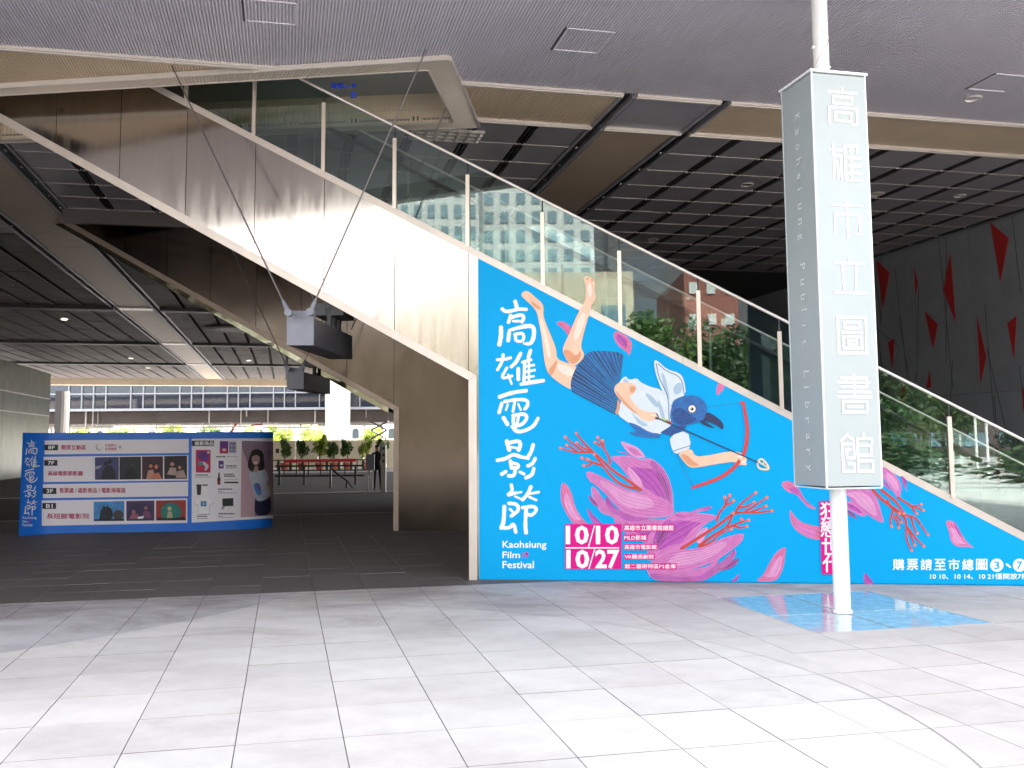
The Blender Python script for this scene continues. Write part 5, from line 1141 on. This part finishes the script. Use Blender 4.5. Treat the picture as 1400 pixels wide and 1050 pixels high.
for i_, (u_, v0_, hh, lm) in enumerate([(389, 597, 1, M_leafg), (413, 595, 1, M_leafg), (437, 586, 1, M_leafy), (457, 598, 1, M_leafg), (475, 597, 1, M_leafg), (501, 596, 1, M_leafy), (521, 597, 1, M_leafg)]):
    y = 62.0; b_ = gy(u_, 641, y); b_.z = 0; top = gy(u_, v0_, y).z
    t = thing('potted_shrub', f'leafy shrub in a terracotta pot, {ords[i_]} from the left in the row before the hoarding', 'potted plant', b_, 'potted shrubs in front of the hoarding')
    mb = MB(); mb.tube([b_, b_ + UP * .42, b_ + UP * .46], [.2, .29, .31], 14); mb.build('pot', M_terra, t)
    mb = leaves(.62, 520, .13, 30 + i_, 1.0, 9); mb.v = [V((v.x * .78, v.y * .78, v.z * (top - .6) / 1.3)) + b_ + UP * (top + .6) / 2 for v in mb.v]; mb.build('foliage', lm, t)
    mb = MB(); mb.tube([b_ + UP * .4, b_ + UP * 1.0, b_ + UP * (top - .4)], [.035, .03, .015], 6); mb.build('stem', M_bark, t)
for i_, (u_, vtop, y, w, lm, lb_) in enumerate([(103, 576, 110, 2.6, M_leafy, 'bright yellow green tree above the left part of the display wall'), (168, 580, 118, 2.4, M_leafy, 'low yellow green tree beside the dark window block'), (232, 572, 116, 3.2, M_leafy, 'broad yellow green tree over the middle of the display wall'), (285, 578, 120, 2.6, M_leafg, 'grey green tree just left of the red boom lift'),
        (340, 580, 112, 2.4, M_leafy, 'sunlit tree behind the arm of the red boom lift'), (385, 580, 108, 2.0, M_leafy, 'pale green tree behind the first potted shrubs'), (425, 578, 112, 2.4, M_leafy, 'sunlit young tree left of the big white column'), (502, 584, 108, 2.0, M_leafy, 'small sunlit tree right of the big white column')]):
    b_ = gy(u_, 620, y); b_.z = 0; h = gy(u_, vtop, y).z
    tree('street_tree', lb_, b_, h, w, lm, 900, .22, 60 + i_, 'sunlit trees beyond the hall', crown_up=.62)
# pale far buildings
for (u0, u1, v0, y, lb_) in ((96, 160, 548, 150, 'pale building seen left beyond the hall, above the display wall'), (160, 255, 545, 170, 'white building with dark windows beyond the hall'), (330, 560, 545, 160, 'white arched building beyond the big column')):
    a, b = gy(u0, 600, y), gy(u1, 600, y); h = gy(u0, v0, y).z
    t = thing('far_building', lb_, 'building', ((a.x + b.x) / 2, y, 0)); mb = MB(); mb.box(((a.x + b.x) / 2, y + 6, h / 2), b.x - a.x, 12, h); mb.build('wall', M_wall, t)
    n_ = max(3, int((u1 - u0) / 16))
    for k in range(n_):
        for zz in (h * .35, h * .7):
            x = a.x + (b.x - a.x) * (k + .5) / n_; mb = MB(); mb.prism([V((x, y - .03, zz)) + V(q) for q in [(-.55, 0, -.8), (.55, 0, -.8), (.55, 0, .5), (.3, 0, .85), (-.3, 0, .85), (-.55, 0, .5)]], (0, .05, 0)); mb.build('window', M_win, t)
# boom lift
y = 92; bl = thing('boom_lift', 'red articulated boom lift arm poking up behind the display wall', 'lift', gy(312, 592, y) * 1); L_ = lambda u_, v_: gy(u_, v_, y)
base = L_(300, 600); base.z = 0; mb = MB(); mb.box(base + UP * .6, 1.6, 2.6, .8); mb.build('chassis', M_lift, bl)
for sx in (-.7, .7):
    for sy in (-1, 1): mb = MB(); mb.tube([base + V((sx - .12, sy, .4)), base + V((sx + .12, sy, .4))], .4, 12); mb.build('wheel', M_rubber, bl)
mb = MB(); mb.tube([base + UP * .9, L_(326, 574)], [.16, .13], 6); mb.tube([L_(324, 574), L_(352, 576)], .15, 6); mb.tube([L_(330, 571), L_(350, 573)], .08, 6); mb.build('boom', M_lift, bl)
mb = MB()
for sx in (0, 7): mb.tube([L_(350 + sx, 573), L_(350 + sx, 581)], .06, 5)
mb.tube([L_(344, 581), L_(360, 581)], .08, 5); mb.tube([L_(348, 574), L_(360, 576)], .06, 5); mb.build('basket', M_lift, bl)
# scissor lift
y = 78; sl = thing('scissor_lift', 'dark scissor lift raised under the office block at the right', 'lift', gy(517, 640, y)); sp_ = [(507, 598), (529, 588), (507, 578), (529, 598), (507, 588), (529, 578)]
mb = MB()
for (a, b) in (((507, 600), (529, 588)), ((529, 600), (507, 588)), ((507, 588), (529, 577)), ((529, 588), (507, 577))): mb.tube([gy(*a, y), gy(*b, y)], .07, 5)
mb.build('scissor_arms', M_dark, sl)
mb = MB(); c = gy(518, 576, y); mb.box(c, 1.5, .8, .12); 
for sx in (-.7, .7): mb.tube([c + V((sx, 0, 0)), c + V((sx, 0, .6))], .03, 5)
mb.build('platform', M_dark, sl); mb = MB(); c = gy(518, 602, y); mb.box(V((c.x, y, c.z / 2)), 1.5, .9, c.z); mb.build('chassis', M_dark, sl)

# railings, tape and steps between the hall and the pavement
ry = 52.0
rl = thing('balustrade_railing', 'dark railing with green mesh panels in front of the potted shrubs', 'railing', gy(450, 648, ry))
za, zb_ = gy(450, 627.5, ry).z, gy(450, 643, ry).z
a, b = gy(372, 640, ry), gy(505, 640, ry)
mb = MB(); mb.box(((a.x + b.x) / 2, ry, za - .05), b.x - a.x, .05, .05); mb.box(((a.x + b.x) / 2, ry, max(.1, zb_)), b.x - a.x, .05, .06); mb.build('rail', M_dark, rl)
for k in range(9):
    x = a.x + (b.x - a.x) * k / 8; mb = MB(); mb.box((x, ry, za / 2), .05, .05, za); mb.build('post', M_dark, rl)
    if k < 8 and k != 3: mb = MB(); mb.box((x + (b.x - a.x) / 16, ry + .02, (za + zb_) / 2 - .03), (b.x - a.x) / 8 - .5, .02, za - zb_ - .1); mb.build('mesh_panel', M_grn, rl)
c, d = gy(389, 628.5, ry - .3), gy(487, 627, ry - .3); tp = MB(); tp.prism([c, d, d - UP * .16, c - UP * .16], (0, -.004, 0))
one(tp, 'barrier_tape', M_redtape, c, 'red barrier tape stretched along the dark railing', 'tape')
ry2 = 40.0
r2 = thing('handrail', 'long dark two bar handrail across the far end of the hall', 'railing', gy(420, 650, ry2)); a, b = gy(376, 650, ry2), gy(498, 650, ry2); zt_ = gy(420, 637, ry2).z; zl = gy(420, 650.5, ry2).z
mb = MB()
for zz in (zt_, zl): mb.tube([(a.x, ry2, zz), (b.x, ry2, zz)], .035, 6)
mb.build('rail', M_dark, r2)
for u_ in (382, 416, 452, 486): x = gy(u_, 650, ry2).x; mb = MB(); mb.box((x, ry2, zt_ / 2), .08, .05, zt_); mb.build('post', M_dark, r2)
sr_ = thing('stair_handrail', 'black handrail sloping down beside the steps at the end of the hall', 'railing', gy(455, 668, 37))
for dx in (0, 4): mb = MB(); mb.tube([gy(452 + dx, 640 + dx, 37), gy(476, 659, 37), gy(485, 671, 37), gy(485, 673.5, 37)], .032, 6); mb.build('rail', M_dark, sr_)
for u_, v_ in ((452, 640), (474, 658)): p = gy(u_, v_, 37); mb = MB(); mb.box((p.x, 37, p.z / 2), .06, .06, p.z); mb.build('post', M_dark, sr_)
# sign stand, white post, person
y = 34.0; ss = thing('notice_stand', 'grey notice stand on thin legs beside the dark figure', 'stand', gy(507, 671, y)); a, b = gy(501.5, 621, y), gy(512, 643, y); b_z = b.z
mb = MB(); mb.box(((a.x + b.x) / 2, y, (a.z + b_z) / 2), b.x - a.x, .08, a.z - b_z); mb.build('notice_board', M_gunmetal, ss)
for x in (a.x + .05, b.x - .05): mb = MB(); mb.box((x, y, b_z / 2), .03, .03, b_z); mb.build('leg', M_pipe, ss)
y = 34; wp = thing('marker_post', 'slim pale post with three small dark squares next to the further staircase', 'post', gy(524, 672, y)); a, b = gy(521.3, 608, y), gy(527.5, 672, y)
mb = MB(); mb.box(((a.x + b.x) / 2, y, a.z / 2), b.x - a.x, .12, a.z); mb.build('shaft', M_pipe, wp)
for v_ in (613, 622, 630.5): p = gy(524.4, v_, y - .065); mb = MB(); mb.box(p, .08, .012, .08); mb.build('dark_square', M_black, wp)
def person_at(loc, ht, name, label):
    t = V(loc); J = {'pel': (0, 0, .52), 'chest': (0, .01, .72), 'neck': (0, .0, .845), 'head': (0, -.01, .90), 'top': (0, -.01, .965), 'shl': (-.10, 0, .80), 'shr': (.10, 0, .80), 'ell': (-.135, .01, .64), 'elr': (.14, -.02, .64), 'hal': (-.12, -.06, .50), 'har': (.10, -.12, .56),
                     'hil': (-.055, 0, .50), 'hir': (.055, 0, .50), 'knl': (-.06, -.01, .28), 'knr': (.07, -.02, .28), 'anl': (-.06, .02, .045), 'anr': (.08, .02, .045), 'tol': (-.065, -.07, .02), 'tor': (.09, -.07, .02)}
    E_ = [('pel', 'chest'), ('chest', 'neck'), ('neck', 'head'), ('head', 'top'), ('chest', 'shl'), ('chest', 'shr'), ('shl', 'ell'), ('shr', 'elr'), ('ell', 'hal'), ('elr', 'har'), ('pel', 'hil'), ('pel', 'hir'), ('hil', 'knl'), ('hir', 'knr'), ('knl', 'anl'), ('knr', 'anr'), ('anl', 'tol'), ('anr', 'tor')]
    R_ = {'pel': .075, 'chest': .08, 'neck': .033, 'head': .052, 'top': .038, 'shl': .042, 'shr': .042, 'ell': .030, 'elr': .030, 'hal': .022, 'har': .022, 'hil': .056, 'hir': .056, 'knl': .038, 'knr': .038, 'anl': .027, 'anr': .027, 'tol': .02, 'tor': .02}
    ks = list(J); me = bpy.data.meshes.new(name); me.from_pydata([tuple(V(J[k]) * ht) for k in ks], [(ks.index(a), ks.index(b)) for a, b in E_], [])
    o = bpy.data.objects.new(name, me); COL.objects.link(o); mo = o.modifiers.new('Skin', 'SKIN'); o.modifiers.new('Sub', 'SUBSURF').levels = 1
    for k, sv in zip(ks, me.skin_vertices[0].data): sv.radius = (R_[k] * ht, R_[k] * ht); sv.use_root = (k == 'pel')
    dg = bpy.context.evaluated_depsgraph_get(); dg.update(); nm = bpy.data.meshes.new_from_object(o.evaluated_get(dg)); bpy.data.objects.remove(o)
    p = bpy.data.objects.new(name, nm); COL.objects.link(p); p.location = t
    nm.materials.clear(); nm.materials.append(M_darkcl); nm.materials.append(M_skin)
    for f in nm.polygons:
        z = f.center.z / ht; f.use_smooth = True
        if z > .85 or (abs(f.center.x) > .08 * ht and z < .58 and z > .40): f.material_index = 1
    tag(p, label, 'person')
    cap_ = MB(); c = t + V((0, -.012 * ht, .925 * ht)); n_ = 12
    rr = [(1.0, 0), (.95, .028), (.7, .05), (.02, .06)]
    for (r0, h0), (r1, h1) in zip(rr, rr[1:]):
        for k in range(n_):
            a0, a1 = 6.2832 * k / n_, 6.2832 * (k + 1) / n_; q = lambda r, a, h: c + V((r * .058 * ht * math.cos(a), r * .066 * ht * math.sin(a), h * ht))
            cap_.poly([q(r0, a0, h0), q(r0, a1, h0), q(r1, a1, h1), q(r1, a0, h1)])
    cap_.prism([c + V((-.045, -.05, .0)) * ht, c + V((.045, -.05, .0)) * ht, c + V((.03, -.115, -.005)) * ht, c + V((-.03, -.115, -.005)) * ht], (0, 0, .008 * ht)); cap_.build('cap', M_darkcl, p)
    return p
pp_ = gy(516, 640, 34.8); pp_.z = 0
person_at(pp_, 1.66, 'person', 'person in dark clothes and a cap standing behind the grey notice stand')

# green glass wall at the far left
gl_ = thing('glass_wall', 'greenish reflective glass wall at the far left of the hall', 'glass wall', P(-13.6, 50, 0))
ga, gb2 = 38.0, 62.5
for k in range(5):
    a, b = ga + (gb2 - ga) * k / 5, ga + (gb2 - ga) * (k + 1) / 5
    mb = MB(); mb.box(P(-13.6, (a + b) / 2, 2.95), .05, b - a - .03, 5.9, GT, GN); mb.build('glass_pane', M_gwall, gl_)
for z_ in (3.4, 4.4): mb = MB(); mb.box(P(-13.56, (ga + gb2) / 2, z_), .03, gb2 - ga, .05, GT, GN); mb.build('glazing_bar', M_pipe, gl_)

# ------------------------------------------------------------------ fixtures in the ceiling
def downlight(u_, v_, r, label, mtop, z=CZ):
    c = gz(u_, v_, z - .004); t = thing('ceiling_light', label, 'ceiling light', c, 'round fittings in the ceiling')
    mb = MB(); n_ = 20
    for k in range(n_):
        a0, a1 = 6.2832 * k / n_, 6.2832 * (k + 1) / n_; q = lambda r_, a, h: c + V((r_ * math.cos(a), r_ * math.sin(a), h))
        mb.poly([q(r, a0, .0), q(r, a1, .0), q(r * .8, a1, -.02), q(r * .8, a0, -.02)]); mb.poly([q(r * .8, a0, -.02), q(r * .8, a1, -.02), q(r * .72, a1, .0), q(r * .72, a0, .0)])
    mb.build('rim', M_trim, t); mb = MB(); mb.poly([c + V((r * .74 * math.cos(6.2832 * k / n_), r * .74 * math.sin(6.2832 * k / n_), -.004)) for k in range(n_)]); mb.build('lens', mtop, t)
M_lens = mat('light_lens', (0.8, 0.8, 0.85), 0.1, 0.6)
downlight(1330, 134, .13, 'silver downlight in the corrugated soffit at the upper right', M_lens)
downlight(1021, 252, .13, 'dark round fitting left of the white sign box', M_dark)
downlight(1198, 265, .17, 'pale round detector touching the right edge of the sign box', M_trim)
downlight(1312, 267, .13, 'small pale fitting between the sign box and the red triangles', M_lens)
downlight(893, 327, .13, 'dark fitting low in the coffers above the glass balustrade', M_dark)
M_lamp = bpy.data.materials.new('lit_lens'); M_lamp.use_nodes = True; q_ = M_lamp.node_tree.nodes['Principled BSDF']; q_.inputs['Emission Color'].default_value = (1, .93, .8, 1); q_.inputs['Emission Strength'].default_value = 2.5
for u_, v_, lb_ in ((88, 436.5, 'lit downlight left in the slatted bay over the display wall'), (179, 490, 'lit downlight over the middle of the display wall'), (340, 493, 'lit downlight left of the further steel beam'), (202, 503, 'lit downlight in the last ceiling bay')):
    downlight(u_, v_, .16, lb_, M_lamp, CZ - .01)
dk = gz(325, 452, CZ - .1); ds = thing('ceiling_disc', 'large round dark opening in the slatted ceiling beside the further staircase', 'ceiling fitting', dk)
mb = MB(); mb.tube([dk + UP * .02, dk + UP * .05], .95, 28); mb.build('dark_disc', M_dark, ds); mb = MB(); n_ = 28
for k in range(n_):
    a0, a1 = 6.2832 * k / n_, 6.2832 * (k + 1) / n_; q = lambda r_, a, h: dk + V((r_ * math.cos(a), r_ * math.sin(a), h)); mb.poly([q(.97, a0, .0), q(.97, a1, .0), q(1.35, a1, .03), q(1.35, a0, .03)])
mb.build('rim', M_farceil, ds)

# ================================================================== ACROSS THE STREET, BEHIND THE CAMERA (seen mirrored in the glass)
def MIR(p): return p - WN * (2 * (p - W0).dot(WN))
def MV(u_, v_, y): return MIR(gy(u_, v_, y))
M_tower = mat('pale_tower_cladding', (0.36, 0.38, 0.37), 0.5, noise=.05, nscale=.2)
M_twin = mat('tower_window', (0.10, 0.16, 0.19), 0.1, coat=.6)
M_facade_d = mat('dark_facade', (0.045, 0.045, 0.05), 0.5, noise=.1, nscale=.3)
M_apart = mat('tan_apartment_wall', (0.15, 0.125, 0.09), 0.8, noise=.1, nscale=.4)
M_brick = mat('red_brick_facade', (0.17, 0.06, 0.045), 0.8, noise=.1, nscale=2)
M_stone = mat('pale_street_stone', (0.34, 0.29, 0.22), 0.8, noise=.08, nscale=.6)
def mirror_block(name, label, u0, u1, vtop, y, mw, mwin, cols, rows, depth, ww=.55, wh=.6, vbot=604):
    a, b = MV(u0, 604, y), MV(u1, 604, y); a.z = b.z = 0; top = gy((u0 + u1) / 2, vtop, y).z; e = (b - a).normalized(); L = (b - a).length; n = V((e.y, -e.x, 0))
    if n.dot(EYEP - a) < 0: n = -n
    t = thing(name, label, 'building', (a + b) / 2); mb = MB(); mb.box((a + b) / 2 - n * depth / 2 + UP * top / 2, L, depth, top, e, n); mb.build('wall', mw, t)
    fl_ = None
    for i in range(cols):
        for j in range(rows):
            c = a + e * L * (i + .5) / cols + UP * (top * (j + .5) / rows) + n * .05
            if fl_ is None: m_ = MB(); m_.box(t.location, L / cols * ww, .12, top / rows * wh, e, n); fl_ = m_.build('window', mwin, t); fl_.location = c - t.location
            else: o_ = fl_.copy(); COL.objects.link(o_); o_.parent = t; o_.location = c - t.location
    return t
mirror_block('office_tower', 'tall pale gridded tower across the street mirrored in the glass balustrade', 543, 655, 218, 95, M_tower, M_twin, 6, 14, 20)
mirror_block('office_tower', 'second pale tower with darker windows mirrored beside the first', 658, 815, 208, 110, M_tower, M_twin, 7, 16, 20)
mirror_block('dark_office_block', 'dark glazed office block mirrored behind the trees', 835, 1750, 120, 120, M_facade_d, M_bluewin, 9, 9, 20)
mirror_block('brick_building', 'red brick apartment block mirrored in the lower glass panes', 940, 1015, 372, 75, M_brick, M_tower, 3, 6, 14, .5, .35)
mirror_block('podium_building', 'low pale stone building mirrored under the towers', 700, 870, 372, 70, M_stone, M_twin, 3, 2, 12, .6, .3)
mirror_block('apartment_block', 'beige apartment block mirrored in the steel side of the stairs', 180, 660, 425, 72, M_apart, M_twin, 12, 4, 14, .5, .45)
mirror_block('shop_building', 'long low shop building mirrored in the lowest panes', 1120, 1500, 530, 90, M_under, M_twin, 8, 2, 12, .6, .4)
for i_, (u_, vt, y, w, lb_) in enumerate([(690, 470, 44, 2.6, 'leafy tree mirrored beside the banner foot'), (830, 395, 46, 2.6, 'leafy tree mirrored left of the third post'), (905, 385, 42, 3.0, 'full green tree mirrored in the middle panes'), (975, 420, 44, 3.0, 'dense green tree mirrored under the brick block'), (1045, 410, 50, 3.2, 'dark green tree mirrored left of the sign'), (1215, 480, 46, 3.0, 'spreading tree mirrored right of the sign'), (1290, 500, 52, 3.2, 'tree mirrored above the lowest panes'), (1390, 520, 60, 3.5, 'far tree mirrored at the right edge')]):
    b_ = MV(u_, 604, y); b_.z = 0; h = gy(u_, vt, y).z
    tree('plaza_tree', lb_, b_, h, w, M_leafg if i_ % 4 == 2 else M_leafd, 2600, .21, 90 + i_, 'trees across the street', crown_up=.64, squash=1.0)
for i_, (u_, vt) in enumerate([(1352, 592), (1337, 606)]):
    b_ = MV(u_, 640, 40 + 4 * i_); b_.z = 0; t = thing('street_lamp', ['white street lamp mirrored in the lowest pane', 'shorter white street lamp mirrored next to the first'][i_], 'street lamp', b_); h = 3.4
    mb = MB(); mb.tube([b_, b_ + UP * h], [.07, .05], 8); mb.build('lamp_post', M_white, t); mb = MB(); mb.tube([b_ + UP * h, b_ + UP * (h + .15), b_ + UP * (h + .4)], [.06, .26, .2], 12); mb.build('lamp_head', M_white, t)

for i_, (u0, u1, vt, y, lb_) in enumerate([(1090, 1330, 612, 34, 'clipped hedge mirrored in the lower panes right of the sign'), (1345, 1600, 622, 34, 'clipped hedge mirrored at the foot of the stairs'), (620, 1010, 596, 38, 'long hedge across the street mirrored behind the banner')]):
    a, b = MV(u0, 604, y), MV(u1, 604, y); a.z = b.z = 0; h = gy(u0, vt - 20, y).z; h = max(1.2, h); e = b - a
    t = thing('hedge', lb_, 'hedge', (a + b) / 2, 'hedges across the street'); mb = leaves(1.0, 2600, .12, 140 + i_, 1, 60)
    mb.v = [V((0, 0, 0)) + (a + b) / 2 + e * (v.x * .55) + UP * (h / 2 + v.z * h * .55) + V((-e.y, e.x, 0)).normalized() * v.y for v in mb.v]; mb.build('foliage', M_leafd, t)
